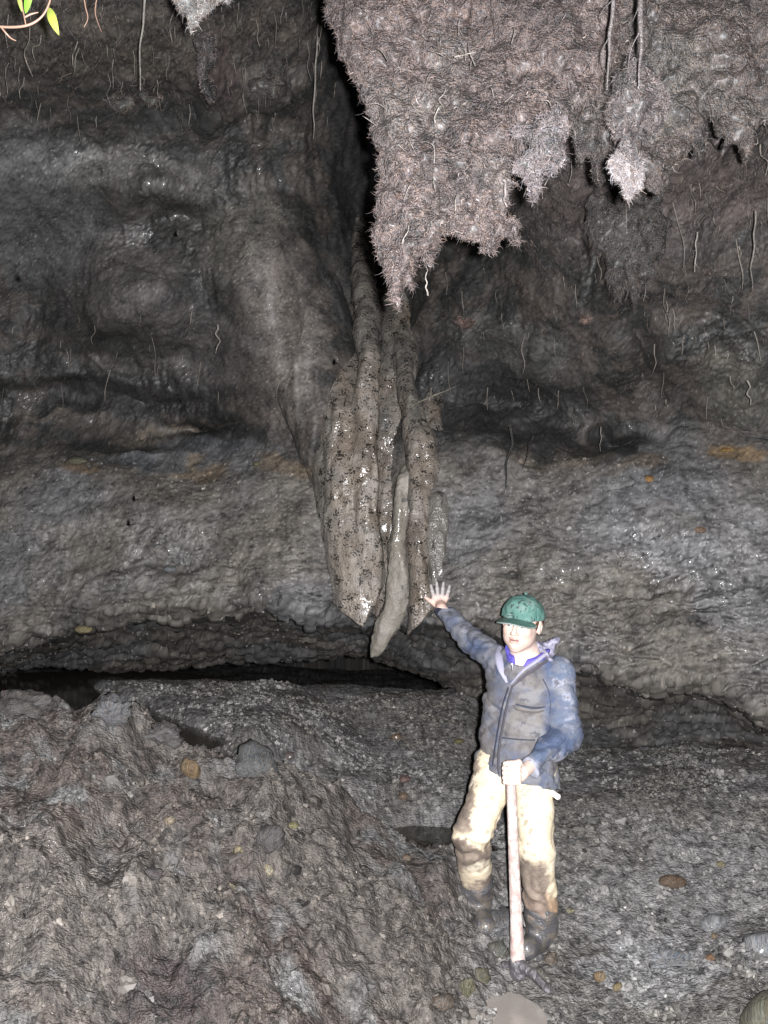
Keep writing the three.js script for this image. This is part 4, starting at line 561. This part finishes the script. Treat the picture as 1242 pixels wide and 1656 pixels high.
  const skin = new THREE.MeshPhysicalMaterial({ vertexColors: true, roughness: 0.5, bumpMap: rep(grainHeight, 6), bumpScale: 0.0007 });
  const corners = (fn, lo, hi) => [0, 1, 2, 3, 4, 5, 6, 7].map(k => fn(k & 1 ? hi[0] : lo[0], k & 2 ? hi[1] : lo[1], k & 4 ? hi[2] : lo[2]));
  const box = (ps, m) => { const lo = [9, 9, 9], hi = [-9, -9, -9]; for (const p of ps) { p.toArray().forEach((v, i) => { lo[i] = Math.min(lo[i], v - m); hi[i] = Math.max(hi[i], v + m); }); } return [lo, hi]; };
  const under = (x, y, z) => { let d = Math.max(torso(x, y, z, -0.035), J.pelvis.y + 0.02 - y); for (const [a, b, r, s] of [['shR', 'elR', 0.045, 0.036], ['elR', 'wrR', 0.036, 0.026], ['shL', 'elL', 0.047, 0.038], ['elL', 'wrL', 0.038, 0.027], ['hipR', 'knR', 0.06, 0.05], ['knR', 'anR', 0.048, 0.034], ['hipL', 'knL', 0.06, 0.05], ['knL', 'anL', 0.048, 0.034]]) d = smin(d, cone(x, y, z, J[a], J[b], r, s), 0.03); return smin(d, neckF(x, y, z), 0.03); };
  const muddy = (x, y, z) => { const c = sstep(-0.012, 0.03, y - hp(712, 968).y + 0.01 * n3(x * 90, y * 90, z * 90)); return mixc([0.52, 0.35, 0.29], [0.3, 0.28, 0.27], c); };   // silt on the fingers that touched the bank
  const plain = () => [0.6, 0.46, 0.39];
  const bodyGeo = mergeGeometries([
    solid(under, [0.2, -0.05, -5.15], [0.95, 1.62, -4.1], 0.012, plain), solid((x, y, z) => smin(headF(x, y, z), neckF(x, y, z), 0.02), ...box(corners(W, [-0.1, -0.24, -0.12], [0.1, 0.14, 0.13]), 0.005), 0.0032, skinC),
    solid(handR, ...box([hp(686, 940), hp(730, 990), J.wrR], 0.035), 0.003, muddy), solid(handL, ...box([grip(-0.02), grip(0.13), J.wrL], 0.065), 0.003, plain)]);
  part('body', bodyGeo, skin);
  // --- hair, cap
  const hairF = (x, y, z) => { const p = H(x, y, z); return Math.min(e3(p, [0, 0.012, -0.06], [0.076, 0.06, 0.055]), e3([Math.abs(p[0]), p[1], p[2]], [0.07, 0.018, 0.01], [0.01, 0.03, 0.02]), e3(p, [0.035, 0.012, -0.125], [0.032, 0.042, 0.028])) + 0.006 * n3(p[0] * 130, p[1] * 35, p[2] * 35); };
  part('hair', solid(hairF, ...box(corners(W, [-0.09, -0.07, -0.17], [0.09, 0.09, 0.05]), 0.01), 0.004, (x, y, z) => { const g = 1 + 0.6 * n3(x * 180, y * 60, z * 180); return [0.075 * g, 0.03 * g, 0.018 * g]; }), new THREE.MeshPhysicalMaterial({ vertexColors: true, roughness: 0.45 }));
  const crownF = (x, y, z) => { const p = H(x, y, z), r = 0.004 * n3(p[0] * 30, p[1] * 30, p[2] * 30) + 0.003 * ridge(p[0] * 16, p[1] * 22, p[2] * 16, 1); let d = e3(p, [0, 0.03, -0.012], [0.098, 0.1, 0.114]) + r; const a = Math.atan2(p[0], p[2]); d += 0.0018 * Math.exp(-((Math.abs(Math.sin(a * 3)) / 0.08) ** 2)) ; d = smin(d, e3(p, [0, 0.09, 0.03], [0.06, 0.034, 0.055]) + r, 0.03); const rim = 0.03 - p[2] * 0.02 - p[1]; return Math.max(d, rim, -e3(p, [0, 0.03, -0.01], [0.088, 0.09, 0.104])); };
  const brimF = (x, y, z) => { const p = H(x, y, z), bend = 0.034 - 3.4 * p[0] * p[0] - 0.1 * (p[2] - 0.08), slab = Math.abs(p[1] - bend) - 0.003, out = Math.hypot(p[0] / 0.088, (p[2] - 0.075) / 0.118) - 1; return Math.max(slab, out * 0.07, 0.055 - p[2]) * 0.8; };
  const capC = (x, y, z) => { const p = H(x, y, z), w = fbm(x * 20, y * 20, z * 20, 3), s = n3(x * 75, y * 75, z * 75) + 0.4 * w; let c = mixc([0.06, 0.145, 0.122], [0.1, 0.19, 0.165], sstep(-0.3, 0.4, w)); c = mixc(c, [0.15, 0.18, 0.16], sstep(0.25, 0.6, w) * 0.5); if (s > 0.42) c = mixc(c, [0.02, 0.03, 0.028], 0.85); return c; };
  const capMat = new THREE.MeshPhysicalMaterial({ vertexColors: true, roughness: 0.75, bumpMap: clothBump, bumpScale: 0.0015 });
  const cap = part('cap', solid(crownF, ...box(corners(W, [-0.11, -0.01, -0.14], [0.11, 0.16, 0.13]), 0.005), 0.004, capC), capMat);
  part('brim', solid(brimF, ...box(corners(W, [-0.1, -0.03, 0.03], [0.1, 0.07, 0.22]), 0.005), 0.0032, (x, y, z, nx, ny) => { const p = H(x, y, z), e = Math.hypot(p[0] / 0.088, (p[2] - 0.075) / 0.118); return e > 0.95 ? [0.22, 0.26, 0.24] : capC(x, y, z); }), capMat, cap);
  part('cap_button', solid((x, y, z) => e3(H(x, y, z), [0, 0.137, -0.005], [0.009, 0.006, 0.009]), ...box([W(0, 0.137, -0.005)], 0.02), 0.003, capC), capMat, cap);
  // fleece collar round the neck, open in front
  const nc = J.neck.clone().addScaledVector(up, 0.0).addScaledVector(fw, 0.01), N3 = (x, y, z) => { const a = x - nc.x, b = y - nc.y, c = z - nc.z; return [a * hr.x + b * hr.y + c * hr.z, a * up.x + b * up.y + c * up.z, a * hf.x + b * hf.y + c * hf.z]; };
  const collarF = (x, y, z) => { const p = N3(x, y, z), flare = 0.078 + 0.25 * Math.max(0, p[1]), r = Math.hypot(p[0], p[2] * 0.95); let d = Math.abs(r - flare) - 0.011 + 0.003 * fbm(x * 40, y * 40, z * 40, 2); const topY = 0.055 - 0.55 * Math.max(0, p[2]) + 0.01 * n3(x * 20, 3, z * 20); d = Math.max(d, p[1] - topY, -0.1 - p[1]); const vgap = 0.009 + 0.3 * Math.max(0, p[1] + 0.06) - Math.abs(p[0] + 0.004); if (p[2] > 0) d = Math.max(d, vgap); return d * 0.8; };
  const fle = part('fleece_collar', solid(collarF, ...box([nc], 0.14), 0.0042, (x, y, z) => { const g = 1 + 0.3 * n3(x * 60, y * 60, z * 60); return [0.085 * g, 0.068 * g, 0.36 * g]; }), new THREE.MeshPhysicalMaterial({ vertexColors: true, roughness: 0.85, sheen: 0.4, sheenRoughness: 0.5 }));
  part('shirt', solid((x, y, z) => Math.max(cone(x, y, z, J.neck.clone().addScaledVector(fw, 0.035).addScaledVector(up, -0.01), J.chest.clone().addScaledVector(fw, 0.1).addScaledVector(up, 0.02), 0.07, 0.05), 0), ...box([J.neck, J.chest.clone().addScaledVector(fw, 0.1)], 0.09), 0.006, () => [0.016, 0.016, 0.03]), new THREE.MeshPhysicalMaterial({ vertexColors: true, roughness: 0.7 }));
  part('zip_pull', tube([at(828, 1072, 4.4), at(829, 1078, 4.4), at(828, 1085, 4.4)], [0.003, 0.004, 0.003], 6, 6), new THREE.MeshPhysicalMaterial({ color: 0xcfcfd4, metalness: 0.9, roughness: 0.3 }));
  const hoodF = (x, y, z) => { let d = cone(x, y, z, at(842, 1052, 4.68), at(886, 1052, 4.62), 0.05, 0.05); d = smin(d, cone(x, y, z, at(880, 1048, 4.58), at(900, 1036, 4.6), 0.036, 0.03), 0.02); d = smin(d, cone(x, y, z, at(868, 1040, 4.56), at(890, 1068, 4.48), 0.03, 0.026), 0.02); return d + 0.012 * ridge(x * 16, y * 20 + x * 9, z * 14, 2) + 0.004; };
  part('hood', solid(hoodF, ...box([at(820, 1010, 4.75), at(915, 1085, 4.42)], 0.03), 0.0052, (x, y, z) => { const w = fbm(x * 26, y * 26, z * 26, 3); return mixc([0.25, 0.24, 0.31], [0.11, 0.105, 0.14], sstep(0.0, 0.4, w)); }), new THREE.MeshPhysicalMaterial({ vertexColors: true, roughness: 0.6 }));
  // --- trousers
  const trF = (x, y, z) => {
    let r = smin(cone(x, y, z, J.hipR, J.knR, 0.1, 0.083), cone(x, y, z, J.knR, J.anR.clone().lerp(J.knR, -0.06), 0.083, 0.075), 0.02), l = smin(cone(x, y, z, J.hipL, J.knL, 0.092, 0.08), cone(x, y, z, J.knL, J.anL, 0.08, 0.07), 0.02);
    let d = smin(r, l, 0.015); d = smin(d, cone(x, y, z, J.hipR.clone().addScaledVector(up, 0.06), J.hipL.clone().addScaledVector(up, 0.06), 0.096, 0.092), 0.05); if (d > 0.06) return d;
    const kn = Math.exp(-(((y - J.knR.y + 0.03) / 0.09) ** 2)) * (x < 0.6 ? 1 : 0.4) + Math.exp(-(((y - J.anL.y - 0.1) / 0.1) ** 2)) * (x > 0.6 ? 1 : 0) + 0.5 * Math.exp(-(((y - J.anR.y - 0.03) / 0.06) ** 2));
    d += 0.002 * fbm(x * 13, y * 13, z * 13, 2) + kn * 0.005 * Math.sin(y * 95 + 45 * x + 6 * n3(x * 10, y * 10, z * 10)); d += 0.0025 * ridge(x * 10 + y * 3, y * 5, z * 10, 1) + 0.007 * Math.pow(Math.max(0, 1 - 3.5 * Math.abs(n3(x * 6 + y * 4, y * 9 - x * 5, z * 5))), 2);
    return d; };
  const trC = (x, y, z) => {
    const X = 621 + x / 4.45 * F, Y = 828 - (y - 2) / 4.45 * F, w = fbm(x * 14, y * 14, z * 14, 3), w2 = fbm(x * 45, y * 45, z * 45, 2), e = w * 22 + w2 * 12; let c = [0.62, 0.52, 0.37], k = 0; const mud = mixc([0.19, 0.145, 0.12], [0.13, 0.097, 0.078], sstep(-0.2, 0.3, w));
    c = mixc(c, [0.7, 0.62, 0.48], sstep(-0.15, 0.4, w));
    if (X < 822 && Y > 1200) { k = Math.max(sstep(1346, 1354, Y + e * 0.6 - (X - 770) * 0.25) * (1 - 0.85 * sstep(-4, 12, 14 - Math.abs(Y - 1412 + e * 0.8 + (X - 770) * 0.25))), sstep(2, -4, X - 766 + e * 0.5 + (Y - 1290) * 0.2) * sstep(1338, 1330, Y)); }
    else { k = sstep(1366, 1384, Y + e * 0.5 - (X - 850) * 0.22) * sstep(4, -4, X - 879 + e * 0.4 - (Y - 1400) * 0.09); k = Math.max(k, 0.8 * sstep(1452, 1475, Y + e)); c = mixc(c, [0.34, 0.19, 0.1], 0.8 * sstep(1420, 1460, Y + e)); if (X < 856 && X > 838 && Y < 1380 && w2 + 0.3 * w > 0.34) k = Math.max(k, 0.55); }
    if (w2 > 0.62) k = Math.max(k, 0.5);
    return mixc(c, mud, clamp(k * (0.9 + 0.15 * w2 + 0.1 * w))); };
  const trs = part('trousers', solid(trF, [0.22, 0.1, -4.78], [0.86, 0.98, -4.2], 0.0058, trC), new THREE.MeshPhysicalMaterial({ vertexColors: true, roughness: 0.75, bumpMap: clothBump, bumpScale: 0.0025 }));
  part('pocket_lining', solid((x, y, z) => cone(x, y, z, at(893, 1282, 4.42), at(902, 1288, 4.4), 0.012, 0.014) + 0.004 * n3(x * 50, y * 50, z * 50), ...box([at(897, 1285, 4.41)], 0.06), 0.004, () => [0.7, 0.68, 0.62]), new THREE.MeshPhysicalMaterial({ vertexColors: true, roughness: 0.8 }), trs);
  { const p = hit(871, 1279, 0.004); part('drawcord', new THREE.TorusGeometry(0.008, 0.0014, 6, 18).scale(0.7, 1.3, 1).translate(p.x, p.y - 0.008, p.z), navy, jkt); }
  // --- rubber boots, mostly sunk
  const bootMat = new THREE.MeshPhysicalMaterial({ vertexColors: true, roughness: 0.28, clearcoat: 0.5, clearcoatRoughness: 0.2, bumpMap: rep(grainHeight, 2), bumpScale: 0.003 });
  const bootC = (x, y, z) => { const w = fbm(x * 22, y * 22, z * 22, 3); return mixc([0.075, 0.072, 0.075], [0.115, 0.1, 0.085], sstep(-0.1, 0.3, w)); };
  const boot = (an, kn, toe) => { const heel = an.clone().add(V(0.0, -0.07, -0.05)), f = (x, y, z) => { let d = cone(x, y, z, an.clone().lerp(kn, 0.2), an, 0.076, 0.066); d = smin(d, cone(x, y, z, heel, toe, 0.05, 0.046), 0.04); d = smin(d, cone(x, y, z, an, heel, 0.06, 0.045), 0.03); return d + 0.003 * Math.sin(y * 85 + 40 * x + 5 * n3(x * 9, y * 9, z * 9)) * sstep(-0.02, 0.03, y - an.y) + 0.003 * fbm(x * 16, y * 16, z * 16, 2); }; part('boot', solid(f, ...box([an.clone().lerp(kn, 0.2), heel, toe], 0.09), 0.0062, bootC), bootMat); };
  boot(J.anL, J.knL, at(852, 1535, 4.32)); boot(J.anR.clone().add(V(0, -0.03, 0)), J.knR, J.anR.clone().add(V(0.02, -0.1, 0.16)));

  // ───────────────────────── the pick ─────────────────────────
  const pb = shaft1.clone(), pk = group('pick', pb, 'pick with a mud-smeared pale wooden handle standing upright in the mud', 'pick');
  const wood = new THREE.MeshPhysicalMaterial({ vertexColors: true, roughness: 0.6, bumpMap: rep(grainHeight, 2.5), bumpScale: 0.002 });
  const hp2 = [0.012, 0.1, 0.3, 0.5, 0.7, 0.82, 0.9].map(t => grip(t));
  mesh('handle', shift(tube(hp2, [0.018, 0.02, 0.0215, 0.023, 0.026, 0.03, 0.034], 20, 120, p => { const w = fbm(p.x * 40, p.y * 9, p.z * 40, 3), q = fbm(p.x * 60, p.y * 34, 3, 2), low = sstep(-0.05, 0.25, q); return mixc(mixc([0.46, 0.36, 0.33], [0.56, 0.5, 0.46], sstep(-0.2, 0.3, w)), [0.33, 0.2, 0.18], 0.55 * low); }, 1, 0.0012), pb), wood, pk);
  const steel = new THREE.MeshPhysicalMaterial({ vertexColors: true, roughness: 0.42, metalness: 0.25, bumpMap: rep(grainHeight, 2), bumpScale: 0.004 });
  const steelC = (x, y, z) => mixc([0.09, 0.085, 0.09], [0.2, 0.19, 0.2], sstep(-0.1, 0.4, fbm(x * 40, y * 40, z * 40, 3)));
  const headPts = [at(792, 1570, 4.3), at(815, 1560, 4.26), at(840, 1560, 4.18), at(862, 1574, 4.1), at(886, 1602, 4.0)];
  const pf = (x, y, z) => { let d = cone(x, y, z, headPts[0], headPts[1], 0.006, 0.012); d = smin(d, cone(x, y, z, headPts[1], headPts[2], 0.012, 0.02), 0.012); d = smin(d, cone(x, y, z, headPts[2], headPts[3], 0.022, 0.019), 0.01); d = smin(d, cone(x, y, z, headPts[3], headPts[4], 0.019, 0.013), 0.008); return smin(d, cone(x, y, z, grip(0.87), grip(0.92), 0.034, 0.036), 0.01) + 0.003 * fbm(x * 40, y * 40, z * 40, 2); };
  const mudOn = solid(pf, ...box([...headPts, grip(0.85)], 0.06), 0.005, (x, y, z) => mixc(steelC(x, y, z), [0.3, 0.3, 0.33], sstep(-0.05, 0.3, n3(x * 30, y * 30, z * 30)) * sstep(0.02, 0.06, y - headPts[2].y)));
  mesh('head', shift(mudOn, pb), steel, pk);
}

// ───────────────────────── stones, clods, crumbs ─────────────────────────
function blob(rx, ry, rz, sd, angular = 0.3, det = 3) {
  const g = mergeVertices(new THREE.IcosahedronGeometry(1, det).deleteAttribute('uv').deleteAttribute('normal')), p = g.attributes.position, rm = (rx + ry + rz) / 3, uv0 = new Float32Array(p.count * 2);
  for (let i = 0; i < p.count; i++) { const x = p.getX(i), y = p.getY(i), z = p.getZ(i), cl = angular > 0.8 && det > 2 ? -0.5 * (worley(x * 2.6 + sd, y * 2.6, z * 2.6)[0] - 0.5) - 0.3 * (worley(x * 6 + sd, y * 6, z * 6)[0] - 0.5) : 0, k = 1 + cl + angular * (0.5 * n3(x * 1.3 + sd, y * 1.3, z * 1.3) + 0.3 * n3(x * 3 + sd, y * 3, z * 3) + 0.16 * n3(x * 8, y * 8 + sd, z * 8)); p.setXYZ(i, x * k * rx, y * k * ry, z * k * rz); uv0[i * 2] = (x + 0.6 * z) * rm; uv0[i * 2 + 1] = (y + 0.5 * z) * rm; }
  g.setAttribute('uv', new THREE.BufferAttribute(uv0, 2)); g.computeVertexNormals(); return g;
}
const stoneMat = (c, wet = 0.3) => new THREE.MeshPhysicalMaterial({ color: new THREE.Color().setRGB(...c), map: rep(grainColour, 2), bumpMap: rep(grainHeight, 2), bumpScale: 0.004, roughness: 0.7, clearcoat: Math.max(0, wet - 0.3), clearcoatRoughness: 0.2 });
// where a sight line meets the floor
function onFloor(px, py) { const dir = at(px, py, 1).sub(camera.position); let d = 2.6; for (; d < 9; d += 0.01) { const p = camera.position.clone().addScaledVector(dir, d); if (p.y < ground(p.x, p.z)) return p; } return camera.position.clone().addScaledVector(dir, 6); }
let sn = 0;
function stone(p, r, tilt, c, label, sink = 0.35, name = 'stone', ang = 0.55, wet = 0.3, det = 3) { const o = mesh(name, blob(...r, sn++ * 3.7, ang, det), stoneMat(c, wet), null, true); o.position.copy(p); o.position.y += r[1] * (1 - 2 * sink); o.rotation.set(...tilt); return tag(o, label, name === 'stone' ? 'stone' : 'clod', name === 'stone' ? 'stones in the mud' : 'clods of mud'); }
const YEL = [0.17, 0.14, 0.08], ORG = [0.13, 0.085, 0.055], GRY = [0.075, 0.07, 0.068], BRN = [0.1, 0.062, 0.04];
stone(onFloor(309, 1254), [0.036, 0.062, 0.03], [0.5, 0.2, 0.45], [0.13, 0.085, 0.042], 'long ochre stone lying on the heap below its crest', 0.3);
stone(onFloor(437, 1358), [0.062, 0.062, 0.055], [0.1, 0, 0], [0.062, 0.054, 0.052], 'round dull grey cobble on the heap', 0.5);
stone(onFloor(434, 1412), [0.022, 0.024, 0.02], [0.3, 0, 0.3], [0.22, 0.19, 0.13], 'small bright cream stone below the round cobble', 0.3);
stone(onFloor(384, 1380), [0.018, 0.024, 0.016], [0.3, 0, -0.4], YEL, 'small yellowish stone left of the round cobble', 0.3);
stone(onFloor(472, 1338), [0.03, 0.016, 0.02], [0, 0.3, 0.1], [0.14, 0.125, 0.06], 'yellow flat pebble right of the round cobble', 0.3);
stone(onFloor(378, 1442), [0.008, 0.045, 0.008], [0.9, 0, 0.3], [0.22, 0.19, 0.13], 'slim straw-coloured splinter on the lower heap', 0.3);
stone(onFloor(274, 1330), [0.024, 0.018, 0.02], [0, 0, 0.2], [0.2, 0.16, 0.11], 'small tan pebble on the middle of the heap', 0.3);
stone(onFloor(247, 1418), [0.04, 0.03, 0.03], [0, 0, 0.1], [0.058, 0.048, 0.046], 'rounded brown lump of stone half way down the heap', 0.4);
stone(onFloor(657, 1390), [0.026, 0.018, 0.02], [0, 0, 0.2], [0.12, 0.085, 0.06], 'tan pebble left of the bent knee', 0.35);
stone(onFloor(1088, 1432), [0.07, 0.032, 0.04], [0, 0.1, -0.1], [0.115, 0.075, 0.05], 'oval reddish brown stone lying alone on the right', 0.22, 'stone', 0.12);
stone(onFloor(970, 1585), [0.026, 0.03, 0.02], [0.2, 0, 0.5], [0.17, 0.115, 0.06], 'orange angular chip near the bottom right of the pick', 0.3, 'stone', 0.7, 0.3, 1);
stone(onFloor(1000, 1600), [0.03, 0.024, 0.02], [0.2, 0.4, 0.5], [0.16, 0.12, 0.06], 'dull yellow chip beside the orange chip', 0.4, 'stone', 0.6, 0.3, 1);
stone(onFloor(806, 1538), [0.05, 0.028, 0.04], [0.5, 0.3, -0.4], [0.1, 0.095, 0.08], 'wet flat grey stone left of the pick handle', 0.45, 'stone', 0.8, 0.7);
stone(onFloor(780, 1580), [0.04, 0.035, 0.03], [0.3, 0.5, 0.5], [0.095, 0.085, 0.055], 'mossy yellow stone left of the pick head', 0.5, 'stone', 0.9, 0.3);
stone(onFloor(868, 1548), [0.04, 0.034, 0.035], [0.1, 0.5, 0.2], [0.085, 0.083, 0.085], 'wet grey stone right of the pick handle', 0.45, 'stone', 0.8, 0.7);
stone(onFloor(890, 1552), [0.034, 0.032, 0.03], [0.1, 0.9, 0.2], [0.11, 0.085, 0.065], 'brown rounded stone right of the boot toe', 0.5, 'stone', 0.8, 0.4);
stone(onFloor(872, 1578), [0.03, 0.022, 0.025], [0.1, 0.2, 0.1], [0.12, 0.11, 0.09], 'pale stone lying above the pick blade', 0.35);
stone(onFloor(1248, 1660), [0.13, 0.11, 0.1], [0.2, 0.3, 0.2], [0.11, 0.105, 0.075], 'big olive boulder in the bottom right corner', 0.4, 'stone', 0.25);
stone(onFloor(1232, 1530), [0.09, 0.075, 0.08], [0.1, 0.2, 0.1], [0.2, 0.2, 0.205], 'glossy wet boulder at the right edge', 0.6, 'stone', 0.5, 0.8);
stone(onFloor(1155, 1490), [0.07, 0.03, 0.05], [0.1, 0.5, 0.1], [0.22, 0.22, 0.222], 'pale wet cobble near the right edge', 0.6, 'stone', 0.4, 0.7);
stone(onFloor(1148, 1552), [0.02, 0.016, 0.018], [0, 0, 0.2], [0.16, 0.09, 0.05], 'small reddish pebble below the pale wet cobble', 0.3, 'stone', 0.4);
stone(onFloor(1155, 1516), [0.016, 0.014, 0.014], [0, 0, 0.2], [0.15, 0.11, 0.07], 'tiny tan pebble under the pale wet cobble', 0.3, 'stone', 0.4);
stone(onFloor(755, 1600), [0.034, 0.06, 0.03], [0.3, 0.1, -0.1], [0.11, 0.1, 0.06], 'olive stone standing left of the milky puddle', 0.55);
stone(onFloor(715, 1625), [0.05, 0.03, 0.03], [0, 0.3, 0.1], [0.1, 0.078, 0.06], 'brown stone at the bottom edge left of the puddle', 0.4);
stone(onFloor(641, 1194), [0.035, 0.022, 0.03], [0, 0, 0.1], [0.15, 0.1, 0.065], 'orange wet stone in the back of the stream bed', 0.3, 'stone', 0.4, 0.8);
stone(onFloor(652, 1290), [0.03, 0.02, 0.025], [0, 0.3, 0.1], ORG, 'orange pebble in the stream bed nearest the leg', 0.3, 'stone', 0.4, 0.6);
stone(onFloor(655, 1262), [0.035, 0.02, 0.03], [0, 0.6, 0.1], [0.13, 0.08, 0.07], 'pinkish pebble in the middle of the stream bed', 0.3, 'stone', 0.4, 0.5);
stone(onFloor(742, 1200), [0.035, 0.015, 0.03], [0, 0, 0.1], [0.14, 0.12, 0.05], 'yellow flat pebble near the jacket hem', 0.3, 'stone', 0.4, 0.5);
stone(onFloor(468, 1226), [0.03, 0.022, 0.03], [0, 0, 0.1], [0.11, 0.085, 0.075], 'wet brown pebble behind the crest of the heap', 0.2, 'stone', 0.3, 1);
stone(onFloor(1165, 1400), [0.02, 0.018, 0.018], [0, 0, 0.1], [0.16, 0.14, 0.08], 'small yellowish pebble on the flat floor at right', 0.35);
stone(onFloor(922, 1475), [0.018, 0.012, 0.014], [0, 0, 0.1], [0.2, 0.18, 0.11], 'small straw pebble beside the wrinkled boot', 0.3);
[[125, 746, 0.06, 0.026, [0.08, 0.075, 0.045], 'olive stone set in the silt at the left edge'], [135, 1018, 0.05, 0.024, [0.15, 0.12, 0.06], 'yellow stone under the lip of the silt on the left'], [240, 975, 0.055, 0.02, [0.13, 0.115, 0.1], 'long pale stone in the lower silt on the left'], [275, 920, 0.035, 0.018, [0.12, 0.125, 0.13], 'glistening grey stone in the silt left of the ice'], [415, 750, 0.022, 0.016, [0.1, 0.09, 0.05], 'small yellow pebble in the silt just left of the ice'], [1050, 776, 0.03, 0.022, [0.2, 0.11, 0.03], 'orange stone in the silt above the right shoulder'], [1180, 728, 0.05, 0.014, [0.18, 0.1, 0.02], 'flat orange stone at the top of the silt by the right edge'], [1130, 857, 0.04, 0.02, [0.14, 0.09, 0.06], 'dull orange stone in the wet silt on the right'], [510, 690, 0.02, 0.012, [0.1, 0.09, 0.07], 'small pale chip beside the ice flank']].forEach(([x, y, a, b, c, label]) => { const p = onFace(x, y, 0.0), o = stone(p, [a, b, 0.03], [0.1, 0.1, 0.15 * n3(x, y, 1)], c, label, 0.5, 'stone', 0.35, 0.3); o.position.copy(onFace(x, y, 0.012)); o.userData.group = 'stones in the silt face'; });
// larger clods
stone(onFloor(182, 1152), [0.075, 0.07, 0.06], [0.1, 0.4, 0.5], [0.09, 0.087, 0.088], 'peaked grey clod on the crest of the heap', 0.5, 'clod', 0.9, 0.2, 4);
stone(onFloor(412, 1238), [0.1, 0.11, 0.09], [0.1, 0.2, 0.1], [0.08, 0.079, 0.077], 'blocky grey clod standing behind the heap', 0.55, 'clod', 0.6, 0.15, 4);
stone(onFloor(268, 1190), [0.08, 0.045, 0.06], [0.1, 0.2, -0.3], [0.08, 0.072, 0.07], 'pale clod just below the crest of the heap', 0.45, 'clod', 0.9, 0.2, 4);
stone(onFloor(40, 1140), [0.12, 0.06, 0.09], [0.1, 0.2, -0.1], [0.075, 0.066, 0.06], 'rough brown clod at the left end of the crest', 0.5, 'clod', 0.9, 0.2, 4);
stone(onFloor(1090, 1545), [0.16, 0.03, 0.1], [0.0, 0.2, 0.0], [0.24, 0.24, 0.243], 'pale sodden lump of mud on the lower right', 0.62, 'clod', 0.9, 0.5, 4);
stone(onFloor(810, 1490), [0.11, 0.032, 0.08], [0.05, 0.6, 0.1], [0.13, 0.127, 0.128], 'wet pale lump of mud between the legs', 0.5, 'clod', 0.9, 0.6, 4);
// crumbs of soil: far too many to count
{
  const shard = (...a) => { const g = blob(...a).toNonIndexed(); g.computeVertexNormals(); return g; }, geos = [shard(1, 0.75, 0.85, 3, 1.6, 1), shard(0.9, 0.6, 1.1, 8, 1.7, 1), shard(1.1, 0.8, 0.7, 14, 1.6, 0)], m = new THREE.MeshPhysicalMaterial({ roughness: 0.72 });
  geos.forEach((g, v) => { const N = 15000, im = new THREE.InstancedMesh(g, m, N), M = new THREE.Matrix4(), Q = new THREE.Quaternion(), E = new THREE.Euler(), c = new THREE.Color(); let k = 0;
    while (k < N) { const z = -rr(2.7, 6.8) , x = rr(-0.42, 0.42) * -z, cl = n3(x * 3, z * 3, 2) + 0.5 * n3(x * 11, z * 11, 4); if (cl < -0.1 + rr(-0.2, 0.2)) continue; const s = 0.003 + 0.012 * rnd() ** 4 + (rnd() < 0.008 ? rr(0.005, 0.025) : 0), y = ground(x, z), col = groundColour(x, z, y), g2 = rr(0.7, 1.35) * (rnd() < 0.02 ? 1.7 : 1);
      E.set(rr(0, 6), rr(0, 6), rr(0, 6)); Q.setFromEuler(E); M.compose(new THREE.Vector3(x, y + s * 0.1, z), Q, new THREE.Vector3(s, s, s)); im.setMatrixAt(k, M); c.setRGB(col[0] * g2, col[1] * g2, col[2] * g2 * 0.97); im.setColorAt(k, c); k++; }
    im.name = numbered('soil_crumbs'); im.castShadow = im.receiveShadow = true; stuff(im); tag(im, ['fine wet soil crumbs strewn over the floor and heap', 'flat soil crumbs strewn over the floor and heap', 'angular soil crumbs strewn over the floor and heap'][v], 'soil'); scene.add(im); });
  // chips of silt standing out of the lower face
  const p = bluff.geometry.attributes.position, nn = bluff.geometry.attributes.normal, cc = bluff.geometry.attributes.color, N = 3500, im = new THREE.InstancedMesh(geos[1], m, N), M = new THREE.Matrix4(), Q = new THREE.Quaternion(), E = new THREE.Euler(), c = new THREE.Color(); let k = 0;
  while (k < N) { const i = Math.floor(rnd() * p.count), x = p.getX(i), y = p.getY(i), z = p.getZ(i), px = 621 - x / z * F, py = 828 + (y - 2) / z * F; if (py < 740 || py > 1200 || px < -40 || px > 1290 || z < -7.2 || (px > 500 && px < 720)) continue; const s = rr(0.003, 0.009) * (rnd() < 0.05 ? 1.8 : 1), g2 = rr(0.7, 1.3); E.set(rr(0, 6), rr(0, 6), rr(0, 6)); Q.setFromEuler(E); M.compose(new THREE.Vector3(x, y, z), Q, new THREE.Vector3(s * 1.5, s * 0.7, s)); im.setMatrixAt(k, M); c.setRGB(cc.getX(i) * g2, cc.getY(i) * g2, cc.getZ(i) * g2); im.setColorAt(k, c); k++; }
  im.name = 'silt_chips'; im.castShadow = im.receiveShadow = true; stuff(im); bluff.add(im);
}
// drops of meltwater falling from the brink
{ const g = new THREE.LatheGeometry([[0, -0.006], [0.0035, -0.0052], [0.0055, -0.002], [0.0055, 0.001], [0.004, 0.005], [0.0015, 0.01], [0, 0.013]].map(a => new THREE.Vector2(...a)), 14), m = new THREE.MeshPhysicalMaterial({ color: 0xffffff, roughness: 0.03, transmission: 1, thickness: 0.01, ior: 1.33 });
  [[40, 448, 3.6, 'falling water drop at the left edge'], [222, 806, 4.4, 'upper falling drop before the left silt face'], [214, 846, 4.2, 'lower falling drop before the left silt face'], [546, 585, 4.4, 'falling drop beside the ribbed ice'], [289, 378, 4.6, 'falling drop before the dark left face']].forEach(([x, y, d, label]) => { const o = mesh('water_drop', g, m, null, true); o.position.copy(at(x, y, d)); o.scale.setScalar(1.7); tag(o, label, 'water drop', 'drops of meltwater'); }); }

renderer.render(scene, camera);
